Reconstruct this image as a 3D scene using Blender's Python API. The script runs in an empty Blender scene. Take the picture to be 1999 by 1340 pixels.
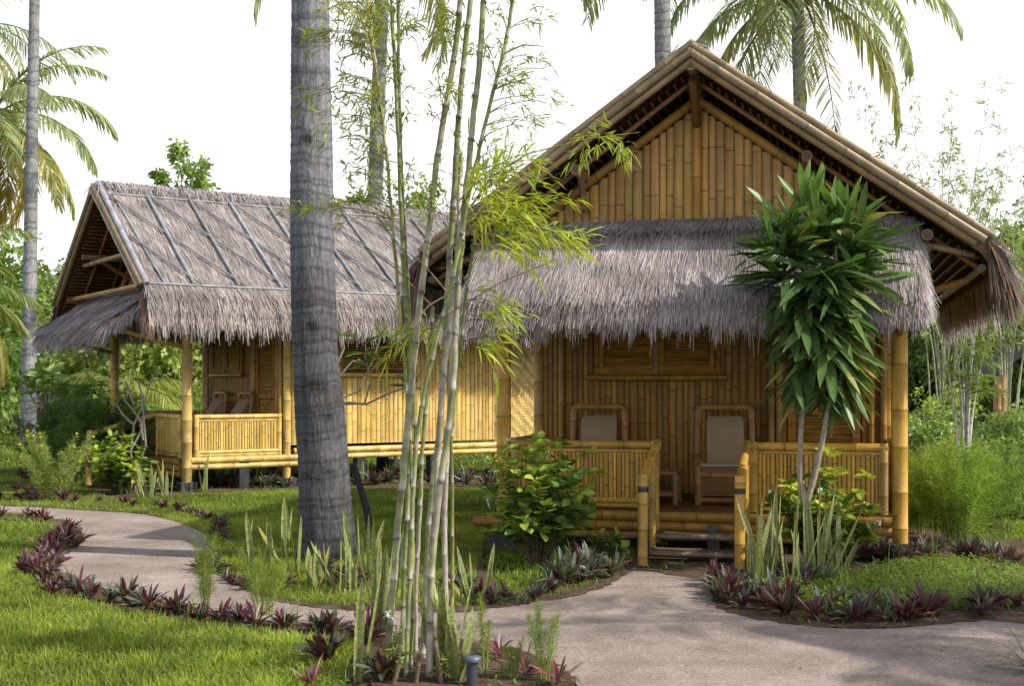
import bpy, math, random
import numpy as np
from mathutils import Vector, Matrix
rng = np.random.default_rng(7)
random.seed(7)
SC = bpy.context.scene
COL = SC.collection
F, CX, YH, EYE = 2450.0, 1000.0, 755.0, 1.6

def at(px, py, Y):                       # image point at depth Y -> world
    return np.array([(px-CX)/F*Y, Y, EYE-(py-YH)/F*Y])
def gd(px, py, z=0.0):                   # image point on the ground -> world
    Y = (EYE-z)*F/(py-YH)
    return np.array([(px-CX)/F*Y, Y, z])

# ------------------------------------------------------------------ mesh builder
class MB:
    def __init__(s): s.v=[]; s.q=[]; s.t=[]; s.c=[]; s.n=0
    def add(s, v, q=None, t=None, c=(1,1,1)):
        v=np.asarray(v,float).reshape(-1,3)
        c=np.asarray(c,float)
        if c.ndim==1: c=np.tile(c,(len(v),1))
        if q is not None and len(q): s.q.append(np.asarray(q,int)+s.n)
        if t is not None and len(t): s.t.append(np.asarray(t,int)+s.n)
        s.v.append(v); s.c.append(c); s.n+=len(v)
    def xform(s, R, T=(0,0,0)):
        s.v=[x@np.asarray(R).T+np.asarray(T) for x in s.v]
    def mesh(s, name, mat, smooth=True):
        me=bpy.data.meshes.new(name)
        v=np.concatenate(s.v); c=np.concatenate(s.c)
        q=np.concatenate(s.q) if s.q else np.zeros((0,4),int)
        t=np.concatenate(s.t) if s.t else np.zeros((0,3),int)
        me.vertices.add(len(v)); me.vertices.foreach_set('co', v.astype(np.float32).ravel())
        loops=np.concatenate([q.ravel(), t.ravel()]).astype(np.int32)
        me.loops.add(len(loops)); me.loops.foreach_set('vertex_index', loops)
        ls=np.concatenate([np.arange(len(q))*4, len(q)*4+np.arange(len(t))*3]).astype(np.int32)
        me.polygons.add(len(ls)); me.polygons.foreach_set('loop_start', ls)
        me.polygons.foreach_set('use_smooth', np.full(len(ls), smooth))
        me.update(calc_edges=True)
        a=me.color_attributes.new('tint','FLOAT_COLOR','POINT')
        a.data.foreach_set('color', np.concatenate([c, np.ones((len(c),1))],1).astype(np.float32).ravel())
        me.materials.append(mat)
        return me
    # primitives
    def box(s, c, d, tint=(1,1,1), R=None):
        x,y,z=np.array(d)/2.0
        v=np.array([[-x,-y,-z],[x,-y,-z],[x,y,-z],[-x,y,-z],[-x,-y,z],[x,-y,z],[x,y,z],[-x,y,z]])
        if R is not None: v=v@np.asarray(R).T
        v=v+np.array(c)
        f=np.array([[0,3,2,1],[4,5,6,7],[0,1,5,4],[1,2,6,5],[2,3,7,6],[3,0,4,7]])
        for k in f: s.add(v[k], [[0,1,2,3]], c=tint)
    def tube(s, pts, rad, n=10, tint=(1,1,1), cap=True, captint=None):
        P=np.asarray(pts,float); m=len(P)
        rad=np.broadcast_to(np.asarray(rad,float),(m,))
        T=np.gradient(P,axis=0); T/=np.linalg.norm(T,axis=1)[:,None]+1e-9
        ref=np.eye(3)[[2,0,1][int(np.argmin([np.abs(T[:,k]).max() for k in (2,0,1)]))]]
        A=np.cross(T,ref); A/=np.linalg.norm(A,axis=1)[:,None]+1e-9
        B=np.cross(T,A)
        th=np.arange(n)*2*math.pi/n
        V=P[:,None,:]+rad[:,None,None]*(np.cos(th)[None,:,None]*A[:,None,:]+np.sin(th)[None,:,None]*B[:,None,:])
        i=np.arange(m-1)[:,None]*n; j=np.arange(n)[None,:]; k=(j+1)%n
        Q=np.stack([i+j,i+k,i+n+k,i+n+j],-1).reshape(-1,4)
        tint=np.asarray(tint,float)
        C=np.tile(tint,(m*n,1)) if tint.ndim==1 else np.repeat(tint,n,axis=0)
        s.add(V.reshape(-1,3),Q,c=C)
        if cap:
            for e in (0,m-1):
                ct=captint if captint is not None else (C[e*n]*0.8)
                inner=(V[e]-P[e])*0.72+P[e]
                v=np.concatenate([V[e],inner]); jj=np.arange(n); kk=(jj+1)%n
                s.add(v,np.stack([jj,kk,kk+n,jj+n],-1),c=ct)
                v2=np.concatenate([inner,[P[e]]]); s.add(v2,t=np.stack([jj,kk,np.full(n,n)],-1),c=np.array(ct)*0.45)
    def bamboo(s, p0, p1, r, tint, gap=0.38, n=12, bend=0.0, old=0.0):
        p0=np.array(p0,float); p1=np.array(p1,float); L=np.linalg.norm(p1-p0)
        ts=[0.0]; pos=random.uniform(0.1,gap)
        rows=[(0,1.0,1.0)]
        while pos<L-0.03:
            w=min(0.014,r*0.3)
            rows+=[(pos-w,1.0,1.0),(pos-w*0.3,1.045,0.55),(pos+w*0.3,1.05,0.7),(pos+w,0.99,1.12)]
            pos+=gap*random.uniform(0.8,1.2)
        rows.append((L,1.0,1.0))
        off=np.array([random.uniform(-1,1) for _ in range(3)])*bend
        P=[];R=[];C=[]
        k=random.uniform(0.82,1.12); tint=np.array(tint)*k; g_=random.choice([0,0,.08,.18,.3]); tint=tint*(1-g_)+np.array([.26,.21,.14])*g_
        for (a,rr,cc) in rows:
            t=a/L; P.append(p0+(p1-p0)*t+off*math.sin(math.pi*t)); R.append(r*rr)
            C.append(tint*cc*random.uniform(.94,1.05))
        s.tube(P,R,n,np.array(C),True,captint=np.array(tint)*0.8)

PROF={'taper':lambda t:1-t*0.93,'lens':lambda t:np.clip(np.sin(math.pi*np.clip(t,0,1)**0.75),0.04,1),
      'strap':lambda t:np.interp(t,[0,.15,.5,.8,1],[.55,.85,1,.8,.03]),
      'straw':lambda t:np.interp(t,[0,.7,1],[1,.9,.35]),
      'broad':lambda t:np.clip(np.interp(t,[0,.08,.3,.55,.8,1],[.06,.2,.85,1,.65,.03]),0.03,1)}
def unit(a): return a/(np.linalg.norm(a,axis=-1,keepdims=True)+1e-9)
def blades(mb,P,D,L,W,tb,tt,droop=0.0,segs=3,prof='taper',fold=0.0,roll=None,edge=None,side=None):
    P=np.asarray(P,float); N=len(P); D=unit(np.asarray(D,float))
    L=np.broadcast_to(L,(N,)).astype(float); W=np.broadcast_to(W,(N,)).astype(float); droop=np.broadcast_to(droop,(N,)).astype(float)
    tb=np.broadcast_to(tb,(N,3)); tt=np.broadcast_to(tt,(N,3))
    up=np.array([0,0,1.0])
    if side is None:
        S=np.cross(D,up); ln=np.linalg.norm(S,axis=1); bad=ln<0.15
        if bad.any():
            a=rng.uniform(0,6.28,N); S[bad]=np.stack([np.cos(a),np.sin(a),0*a],1)[bad]
        S=unit(S)
    else: S=unit(np.broadcast_to(side,(N,3)))
    if roll is not None:
        roll=np.broadcast_to(roll,(N,)); B=np.cross(S,D)
        S=unit(S*np.cos(roll)[:,None]+B*np.sin(roll)[:,None])
    Nn=unit(np.cross(S,D))
    t=np.linspace(0,1,segs+1)
    C=P[:,None,:]+D[:,None,:]*(L[:,None]*t)[...,None]
    C[...,2]-=(droop*L)[:,None]*t[None]**2
    w=PROF[prof](t)[None,:]*W[:,None]*0.5
    col=tb[:,None,:]*(1-t)[None,:,None]+tt[:,None,:]*t[None,:,None]
    m=2 if fold==0 else 3
    offs=np.array([-1,1]) if m==2 else np.array([-1,0,1])
    V=C[:,:,None,:]+S[:,None,None,:]*(w[:,:,None]*offs)[...,None]
    cc=np.repeat(col[:,:,None,:],m,axis=2).copy()
    if m==3:
        V[:,:,1,:]-=Nn[:,None,:]*(w*fold)[...,None]
        if edge is not None:
            e=np.asarray(edge,float)
            cc[:,:,0,:]=e; cc[:,:,2,:]=e
        else: cc[:,:,1,:]*=1.12
    K=segs+1
    base=np.arange(N)[:,None,None]*(K*m)
    i=np.arange(segs)[None,:,None]*m; j=np.arange(m-1)[None,None,:]
    a=base+i+j
    Q=np.stack([a,a+1,a+m+1,a+m],-1).reshape(-1,4)
    mb.add(V.reshape(-1,3),Q,c=cc.reshape(-1,3))
def jit(col,N,a=0.2,b=0.06):
    col=np.asarray(col,float)
    return np.clip(col*(1+rng.uniform(-a,a,(N,1)))*(1+rng.uniform(-b,b,(N,3))),0.002,1)
def dirs(az,el): return np.stack([np.cos(az)*np.cos(el),np.sin(az)*np.cos(el),np.sin(el)],-1)

# ------------------------------------------------------------------ materials
def newmat(name):
    m=bpy.data.materials.new(name); m.use_nodes=True
    nt=m.node_tree; nt.nodes.clear(); return m,nt,nt.nodes,nt.links
def tinted(name,rough=0.6,spec=0.3,scale=(8,8,8),amp=0.5,bump=0.0,bscale=40,trans=0.0,detail=4,sheen=0,stain=0.0):
    m,nt,N,Lk=newmat(name)
    out=N.new('ShaderNodeOutputMaterial'); p=N.new('ShaderNodeBsdfPrincipled')
    at_=N.new('ShaderNodeAttribute'); at_.attribute_name='tint'
    tc=N.new('ShaderNodeTexCoord'); mp=N.new('ShaderNodeMapping'); mp.inputs['Scale'].default_value=scale
    nz=N.new('ShaderNodeTexNoise'); nz.inputs['Scale'].default_value=1.0; nz.inputs['Detail'].default_value=detail
    mr=N.new('ShaderNodeMapRange'); mr.inputs[1].default_value=.25; mr.inputs[2].default_value=.75
    mr.inputs[3].default_value=1-amp; mr.inputs[4].default_value=1+amp*.75
    mx=N.new('ShaderNodeMix'); mx.data_type='RGBA'; mx.blend_type='MULTIPLY'; mx.inputs[0].default_value=1
    Lk.new(tc.outputs['Object'],mp.inputs[0]); Lk.new(mp.outputs[0],nz.inputs['Vector'])
    Lk.new(nz.outputs[0],mr.inputs[0]); Lk.new(at_.outputs['Color'],mx.inputs[6]); Lk.new(mr.outputs[0],mx.inputs[7])
    if stain:
        n3=N.new('ShaderNodeTexNoise'); n3.inputs['Scale'].default_value=2.3; n3.inputs['Detail'].default_value=9; n3.inputs['Roughness'].default_value=.72
        n3.inputs['Distortion'].default_value=.6
        m3=N.new('ShaderNodeMapRange'); m3.inputs[1].default_value=.52; m3.inputs[2].default_value=.72; m3.inputs[4].default_value=stain
        x3=N.new('ShaderNodeMix'); x3.data_type='RGBA'; x3.inputs[7].default_value=(.15,.115,.07,1)
        Lk.new(tc.outputs['Object'],n3.inputs['Vector']); Lk.new(n3.outputs[0],m3.inputs[0]); Lk.new(m3.outputs[0],x3.inputs[0]); Lk.new(mx.outputs[2],x3.inputs[6]); mx=x3
    Lk.new(mx.outputs[2],p.inputs['Base Color'])
    p.inputs['Roughness'].default_value=rough; p.inputs['Specular IOR Level'].default_value=spec
    if bump:
        b=N.new('ShaderNodeBump'); b.inputs['Strength'].default_value=bump; b.inputs['Distance'].default_value=.02
        n2=N.new('ShaderNodeTexNoise'); n2.inputs['Scale'].default_value=bscale; n2.inputs['Detail'].default_value=5
        Lk.new(mp.outputs[0],n2.inputs['Vector']); Lk.new(n2.outputs[0],b.inputs['Height']); Lk.new(b.outputs[0],p.inputs['Normal'])
    if trans>0:
        tr=N.new('ShaderNodeBsdfTranslucent'); ms=N.new('ShaderNodeMixShader'); ms.inputs[0].default_value=trans
        hs=N.new('ShaderNodeMix'); hs.data_type='RGBA'; hs.blend_type='MULTIPLY'; hs.inputs[0].default_value=1; hs.inputs[7].default_value=(1.5,1.45,.7,1)
        Lk.new(mx.outputs[2],hs.inputs[6]); Lk.new(hs.outputs[2],tr.inputs['Color'])
        Lk.new(p.outputs[0],ms.inputs[1]); Lk.new(tr.outputs[0],ms.inputs[2]); Lk.new(ms.outputs[0],out.inputs[0])
    else: Lk.new(p.outputs[0],out.inputs[0])
    return m
M=dict(
 bamboo=tinted('bamboo_cane',.42,.4,(9,9,2.2),.34,.10,30,stain=.7),
 slat=tinted('split_bamboo',.5,.35,(22,22,1.6),.36,.1,14,stain=.45),
 weave=tinted('woven_bamboo',.5,.3,(6,6,6),.25),
 thatch=tinted('grass_thatch',.85,.1,(3,3,3),.3,stain=.5),
 under=tinted('thatch_underside',.9,.05,(20,20,20),.45,.5,6),
 wood=tinted('weathered_wood',.75,.2,(6,30,30),.4,.3,20),
 bark=tinted('palm_bark',.88,.12,(34,34,6),.42,.9,1.6,detail=8,stain=.35),
 twig=tinted('twig_bark',.8,.2,(30,30,30),.35),
 culm=tinted('bamboo_culm',.5,.3,(14,14,14),.5,.08,20,detail=6,stain=.6),
 leaf=tinted('leaf',.42,.35,(3,3,3),.25,trans=.38),
 gloss=tinted('glossy_leaf',.4,.35,(12,12,12),.22,trans=.22),
 snake=tinted('banded_leaf',.38,.35,(30,30,60),.5,trans=.12,detail=2),
 grass=tinted('grass_blade',.5,.25,(1.2,1.2,1.2),.35,trans=.4),
 cloth=tinted('canvas',.9,.05,(120,120,120),.12,.2,200),
 block=tinted('concrete_block',.85,.2,(12,12,12),.35,.3,20),
 metal=tinted('black_metal',.4,.5,(10,10,10),.2),
 petal=tinted('petal',.6,.2,(5,5,5),.1,trans=.3))

def soil_mat(name,c1,c2,c3,s1=1.2,s2=60,bump=.5,green=None):
    m,nt,N,Lk=newmat(name)
    out=N.new('ShaderNodeOutputMaterial'); p=N.new('ShaderNodeBsdfPrincipled'); p.inputs['Roughness'].default_value=.95
    p.inputs['Specular IOR Level'].default_value=.1
    g=N.new('ShaderNodeTexCoord')
    a=N.new('ShaderNodeTexNoise'); a.inputs['Scale'].default_value=s1; a.inputs['Detail'].default_value=8; a.inputs['Roughness'].default_value=.65
    r=N.new('ShaderNodeValToRGB'); r.color_ramp.elements[0].position=.35; r.color_ramp.elements[0].color=(*c1,1)
    r.color_ramp.elements[1].position=.68; r.color_ramp.elements[1].color=(*c2,1)
    b=N.new('ShaderNodeTexNoise'); b.inputs['Scale'].default_value=s2; b.inputs['Detail'].default_value=6; b.inputs['Roughness'].default_value=.8
    r2=N.new('ShaderNodeValToRGB'); r2.color_ramp.elements[0].position=.38; r2.color_ramp.elements[0].color=(.45,.45,.45,1)
    r2.color_ramp.elements[1].position=.62; r2.color_ramp.elements[1].color=(1.25,1.22,1.2,1)
    mx=N.new('ShaderNodeMix'); mx.data_type='RGBA'; mx.blend_type='MULTIPLY'; mx.inputs[0].default_value=.7
    v=N.new('ShaderNodeTexVoronoi'); v.inputs['Scale'].default_value=14
    r3=N.new('ShaderNodeValToRGB'); r3.color_ramp.elements[0].position=.05; r3.color_ramp.elements[0].color=(1,1,1,1)
    r3.color_ramp.elements[1].position=.075; r3.color_ramp.elements[1].color=(0,0,0,1)
    mx2=N.new('ShaderNodeMix'); mx2.data_type='RGBA'; mx2.inputs[7].default_value=(*c3,1)
    for n in (a,b,v): Lk.new(g.outputs['Object'],n.inputs['Vector'])
    Lk.new(a.outputs[0],r.inputs[0]); Lk.new(b.outputs[0],r2.inputs[0]); Lk.new(r.outputs[0],mx.inputs[6]); Lk.new(r2.outputs[0],mx.inputs[7])
    Lk.new(v.outputs['Distance'],r3.inputs[0]); Lk.new(r3.outputs[0],mx2.inputs[0]); Lk.new(mx.outputs[2],mx2.inputs[6])
    Lk.new(mx2.outputs[2],p.inputs['Base Color'])
    bp=N.new('ShaderNodeBump'); bp.inputs['Strength'].default_value=bump; bp.inputs['Distance'].default_value=.02
    ad=N.new('ShaderNodeMath'); ad.operation='ADD'; Lk.new(a.outputs[0],ad.inputs[0]); Lk.new(b.outputs[0],ad.inputs[1])
    Lk.new(ad.outputs[0],bp.inputs['Height']); Lk.new(bp.outputs[0],p.inputs['Normal']); Lk.new(p.outputs[0],out.inputs[0])
    return m
M['path']=soil_mat('sandy_path',(.30,.24,.20),(.52,.435,.385),(.14,.10,.08),1.3,55,.7)
M['soil']=soil_mat('bed_soil',(.085,.058,.042),(.19,.135,.10),(.04,.03,.02),4,30,.9)
M['turf']=soil_mat('turf',(.035,.055,.012),(.07,.10,.02),(.05,.04,.02),1.5,50,.6)

# ------------------------------------------------------------------ objects
def link(o,parent=None):
    COL.objects.link(o)
    if parent is not None: o.parent=parent
    return o
def part(mb,name,mat,parent=None,smooth=True,label=None):
    o=bpy.data.objects.new(name,mb.mesh(name,M[mat],smooth)); link(o,parent)
    if label: o['label']=label
    return o
def tag(o,label,cat,group=None):
    o['label']=label; o['category']=cat
    if group: o['group']=group
    return o
def thing(name,label,cat,loc=(0,0,0),rotz=0.0,group=None):
    o=bpy.data.objects.new(name,None); o.empty_display_size=.2; link(o); o.location=loc; o.rotation_euler=(0,0,rotz)
    return tag(o,label,cat,group)
def struct(mb,name,mat,kind='structure'):
    o=part(mb,name,mat,None,False); o['kind']=kind; return o
def copy_tree(o,parent=None):
    c=o.copy(); COL.objects.link(c); c.parent=parent
    for ch in [x for x in bpy.data.objects if x.parent==o]: copy_tree(ch,c)
    return c

# ================================================================== setting
mb=MB(); mb.add([[-300,-20,0],[300,-20,0],[300,500,0],[-300,500,0]],[[0,1,2,3]]); ground=struct(mb,'ground','turf')

def poly_sheet(name,mat,pts,z):
    import bmesh
    bm=bmesh.new(); vs=[bm.verts.new((p[0],p[1],z)) for p in pts]; f=bm.faces.new(vs)
    bmesh.ops.triangulate(bm,faces=[f])
    me=bpy.data.meshes.new(name); bm.to_mesh(me); bm.free()
    if me.polygons[0].normal.z<0: me.flip_normals()
    me.materials.append(M[mat]); o=bpy.data.objects.new(name,me); link(o); o['kind']='structure'; return o
def smooth_poly(px,n=5,closed=False):
    P=np.array([gd(*p)[:2] for p in px]); out=[]
    for i in range(len(P)-1):
        p0=P[max(i-1,0)];p1=P[i];p2=P[i+1];p3=P[min(i+2,len(P)-1)]
        for k in range(n):
            t=k/n; out.append(.5*((2*p1)+(-p0+p2)*t+(2*p0-5*p1+4*p2-p3)*t*t+(-p0+3*p1-3*p2+p3)*t**3))
    out.append(P[-1]); return np.array(out)
UP=[(-400,982),(0,990),(150,998),(290,1008),(385,1036),(412,1066),(408,1100),(440,1128),(520,1165),(610,1182),(740,1188),(870,1186),(965,1184),(1060,1172),(1140,1155),(1205,1130),(1228,1105)]
UP2=[(1405,1105),(1385,1140),(1400,1180),(1470,1206),(1600,1228),(1750,1230),(1900,1215),(2080,1200),(2600,1180)]
LO=[(-400,992),(0,1004),(80,1014),(135,1036),(140,1062),(110,1092),(112,1122),(170,1150),(250,1178),(330,1196),(430,1212),(560,1224),(690,1240),(820,1250),(940,1262),(1050,1290),(1130,1345),(1180,1500),(1200,1900)]
up=smooth_poly(UP); up2=smooth_poly(UP2); lo=smooth_poly(LO)
step_in=np.array([[1.0,12.6],[2.5,12.2]])
path_poly=np.concatenate([up,np.array([[1.15,11.75],[1.9,11.6]]),up2,[[12,2.0]],[lo[-1]],lo[::-1][1:]])
poly_sheet('path','path',path_poly,.008)
# planting beds (bare soil)
def bed(px,z=.004,name='flower_bed'):
    P=smooth_poly(px+[px[0]],14)[:-1]; T_=np.roll(P,-1,0)-np.roll(P,1,0); T_/=np.linalg.norm(T_,axis=1)[:,None]+1e-9
    return poly_sheet(name,'soil',P+np.stack([-T_[:,1],T_[:,0]],1)*rng.normal(0,.018,(len(P),1)),z)
BEDS=[[(415,1085),(470,1068),(560,1062),(700,1055),(900,1062),(955,1120),(965,1190),(740,1196),(600,1188),(500,1165),(435,1128)],
      [(1240,1115),(1260,1040),(1400,1030),(1760,1030),(1900,1055),(2080,1062),(2080,1200),(1900,1217),(1750,1229),(1600,1228),(1462,1209),(1395,1184),(1380,1140)],
      [(690,1262),(720,1246),(800,1246),(940,1258),(1060,1288),(1132,1345),(1150,1480),(690,1480),(680,1330)],
      [(180,915),(360,925),(560,925),(960,925),(1000,952),(640,956),(360,968),(230,975),(170,950)],
      [(-200,938),(100,950),(300,990),(430,1012),(450,1060),(410,1064),(382,1038),(290,1012),(0,994),(-200,988)],
      [(-30,1000),(70,1008),(152,1030),(150,1070),(118,1092),(122,1118),(260,1172),(430,1206),(690,1232),(690,1256),(430,1226),(240,1196),(90,1150),(66,1092),(96,1040),(40,1020),(-30,1010)],
      [(930,1050),(1240,1050),(1240,1110),(1150,1160),(1060,1178),(960,1190),(930,1170),(1040,1150),(1110,1120),(1090,1085),(930,1078)]]
for k,b in enumerate(BEDS): bed(b,.004+.0005*k+(.006 if k in(0,1,2,5,6) else 0))

# ================================================================== huts
GOLD=np.array([.58,.33,.05]); GOLD2=np.array([.44,.225,.035]); OLD=np.array([.31,.225,.125]); GREYB=np.array([.33,.34,.37]); BROWN=np.array([.28,.13,.035])
STRAW=np.array([.56,.505,.505])

def slat_wall(mb,o,u,nrm,w,zb,zt,sw=.05,tint=GOLD,nodes=True,gapdark=True):
    """vertical split-bamboo slats; zb/zt are functions of distance along u"""
    o=np.array(o,float); u=np.array(u,float); nrm=np.array(nrm,float)
    x=0.0
    while x<w-.004:
        a=min(sw*random.uniform(.75,1.25),w-x); x0=x+.003; x1=x+a-.003; xm=(x0+x1)/2
        b0=zb(xm); t0=zt(xm)
        if t0-b0>.03:
            rows=[(b0,1)]
            if nodes:
                z=b0+random.uniform(.05,.5)
                while z<t0-.04:
                    rows+=[(z-.012,1.),(z-.003,.5),(z+.004,.62),(z+.012,1.08)]; z+=random.uniform(.32,.6)
            rows.append((t0,1))
            tn=tint*random.uniform(.72,1.16)*np.array([1,random.uniform(.93,1.05),random.uniform(.8,1.2)])
            V=[];C=[]
            for (z,cc) in rows:
                for (xx,dd,k) in ((x0,0,.70),(x0+.18*(x1-x0),.006,.95),(xm,.0075,1.03),(x1-.18*(x1-x0),.006,.95),(x1,0,.68)):
                    p=o+u*xx+nrm*dd; V.append([p[0],p[1],z]); C.append(tn*cc*k)
            n=len(rows); Q=[[i*5+j,i*5+j+1,i*5+j+6,i*5+j+5] for i in range(n-1) for j in range(4)]
            mb.add(V,Q,c=np.array(C))
        x+=a
def interp_prof(prof):
    P=np.array(prof,float); d=np.r_[0,np.cumsum(np.linalg.norm(np.diff(P,axis=0),axis=1))]
    return P,d
def thatch(prof,along0,along1,place,nstraw,nfringe,lay=(.25,.45),w=.009,tint=STRAW,th=.14,fr=(.2,.42),endfr=True,eave_down=1.0):
    """prof: (outward, z) polyline top->bottom; place(h, y, z)->local xyz arrays. returns (cover, slab)"""
    P,d=interp_prof(prof); Lp=d[-1]
    f=lambda v:(np.interp(v,d,P[:,0]),np.interp(v,d,P[:,1]))
    mbt=MB()
    def straws(v,y,L,Wd,lift,tt,down=0,dr=.05):
        h,z=f(v); h2,z2=f(np.minimum(v+.06,Lp)); h1,z1=f(np.minimum(v+.06,Lp)-.06)
        th_=np.stack([h2-h1,z2-z1],1); th_/=np.linalg.norm(th_,axis=1)[:,None]
        nh=np.stack([-th_[:,1],th_[:,0]],1)
        nh[nh[:,1]<0]*=-1
        dh=th_[:,0]+nh[:,0]*lift; dz=th_[:,1]+nh[:,1]*lift-down
        off=rng.uniform(0,.03,len(v))
        p=place(h+nh[:,0]*off,y,z+nh[:,1]*off); q=place(h+nh[:,0]*off+dh,y+rng.normal(0,.10,len(v)),z+nh[:,1]*off+dz)
        sd=place(np.zeros(1),np.ones(1),np.zeros(1))-place(np.zeros(1),np.zeros(1),np.zeros(1))
        blades(mbt,p,q-p,L,Wd,tt*.8,tt,droop=dr,segs=2,prof='straw',roll=rng.uniform(-.6,.6,len(v)),side=sd)
    N=nstraw; v=rng.uniform(0,Lp,N); y=rng.uniform(along0,along1,N)
    patch=.92+.15*np.sin(y*2.3+v*3.1)*np.sin(y*.9-v*4.7)+rng.normal(0,.05,N)
    mixc=rng.uniform(0,1,(N,1))
    base=tint*(1-mixc*.5)+np.array([.42,.33,.25])*mixc*.5
    tt=base*patch[:,None]*rng.uniform(.6,1.25,(N,1))
    straws(v,y,rng.uniform(*lay,N),w*rng.uniform(.7,1.4,N),rng.uniform(.0,.10,N),tt)
    N=nfringe; v=Lp-rng.uniform(0,.22,N)**1.0; y=rng.uniform(along0,along1,N)
    mixc=rng.uniform(0,1,(N,1)); tt=(tint*(1-mixc*.45)+np.array([.30,.235,.18])*mixc*.45)*rng.uniform(.5,1.3,(N,1))
    cl=.6+.35*np.abs(np.sin(y*7.1+np.sin(y*19.)*1.7))+.45*np.abs(np.sin(y*17.3+np.sin(y*5.)*2))*rng.uniform(0,1,N)**2
    straws(v,y,rng.uniform(*fr,N)*cl,w*rng.uniform(.8,1.5,N),rng.uniform(-.25,.12,N),tt,down=rng.uniform(0.1,.9,N)*eave_down,dr=rng.uniform(0,.5,N))
    # slab
    ms=MB(); hh=P[:,0]; zz=P[:,1]; n=len(P)
    T=np.gradient(P,axis=0); T/=np.linalg.norm(T,axis=1)[:,None]; Nn=np.stack([-T[:,1],T[:,0]],1); Nn[Nn[:,1]<0]*=-1
    lowr=P-Nn*th
    for (A,B) in ((P,lowr),):
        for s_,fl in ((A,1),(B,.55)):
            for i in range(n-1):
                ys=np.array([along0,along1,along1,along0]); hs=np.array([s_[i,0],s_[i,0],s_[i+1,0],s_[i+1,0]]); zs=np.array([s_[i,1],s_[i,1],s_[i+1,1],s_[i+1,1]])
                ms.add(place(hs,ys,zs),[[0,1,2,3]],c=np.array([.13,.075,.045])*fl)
        for yy in (along0,along1):
            for i in range(n-1):
                hs=np.array([A[i,0],A[i+1,0],B[i+1,0],B[i,0]]); zs=np.array([A[i,1],A[i+1,1],B[i+1,1],B[i,1]])
                ms.add(place(hs,np.full(4,yy),zs),[[0,1,2,3]],c=np.array([.15,.10,.07]))
        hs=np.array([A[-1,0],A[-1,0],B[-1,0],B[-1,0]]); zs=np.array([A[-1,1],A[-1,1],B[-1,1],B[-1,1]])
        ms.add(place(hs,np.array([along0,along1,along1,along0]),zs),[[0,1,2,3]],c=np.array([.15,.10,.07]))
    return mbt,ms

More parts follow.
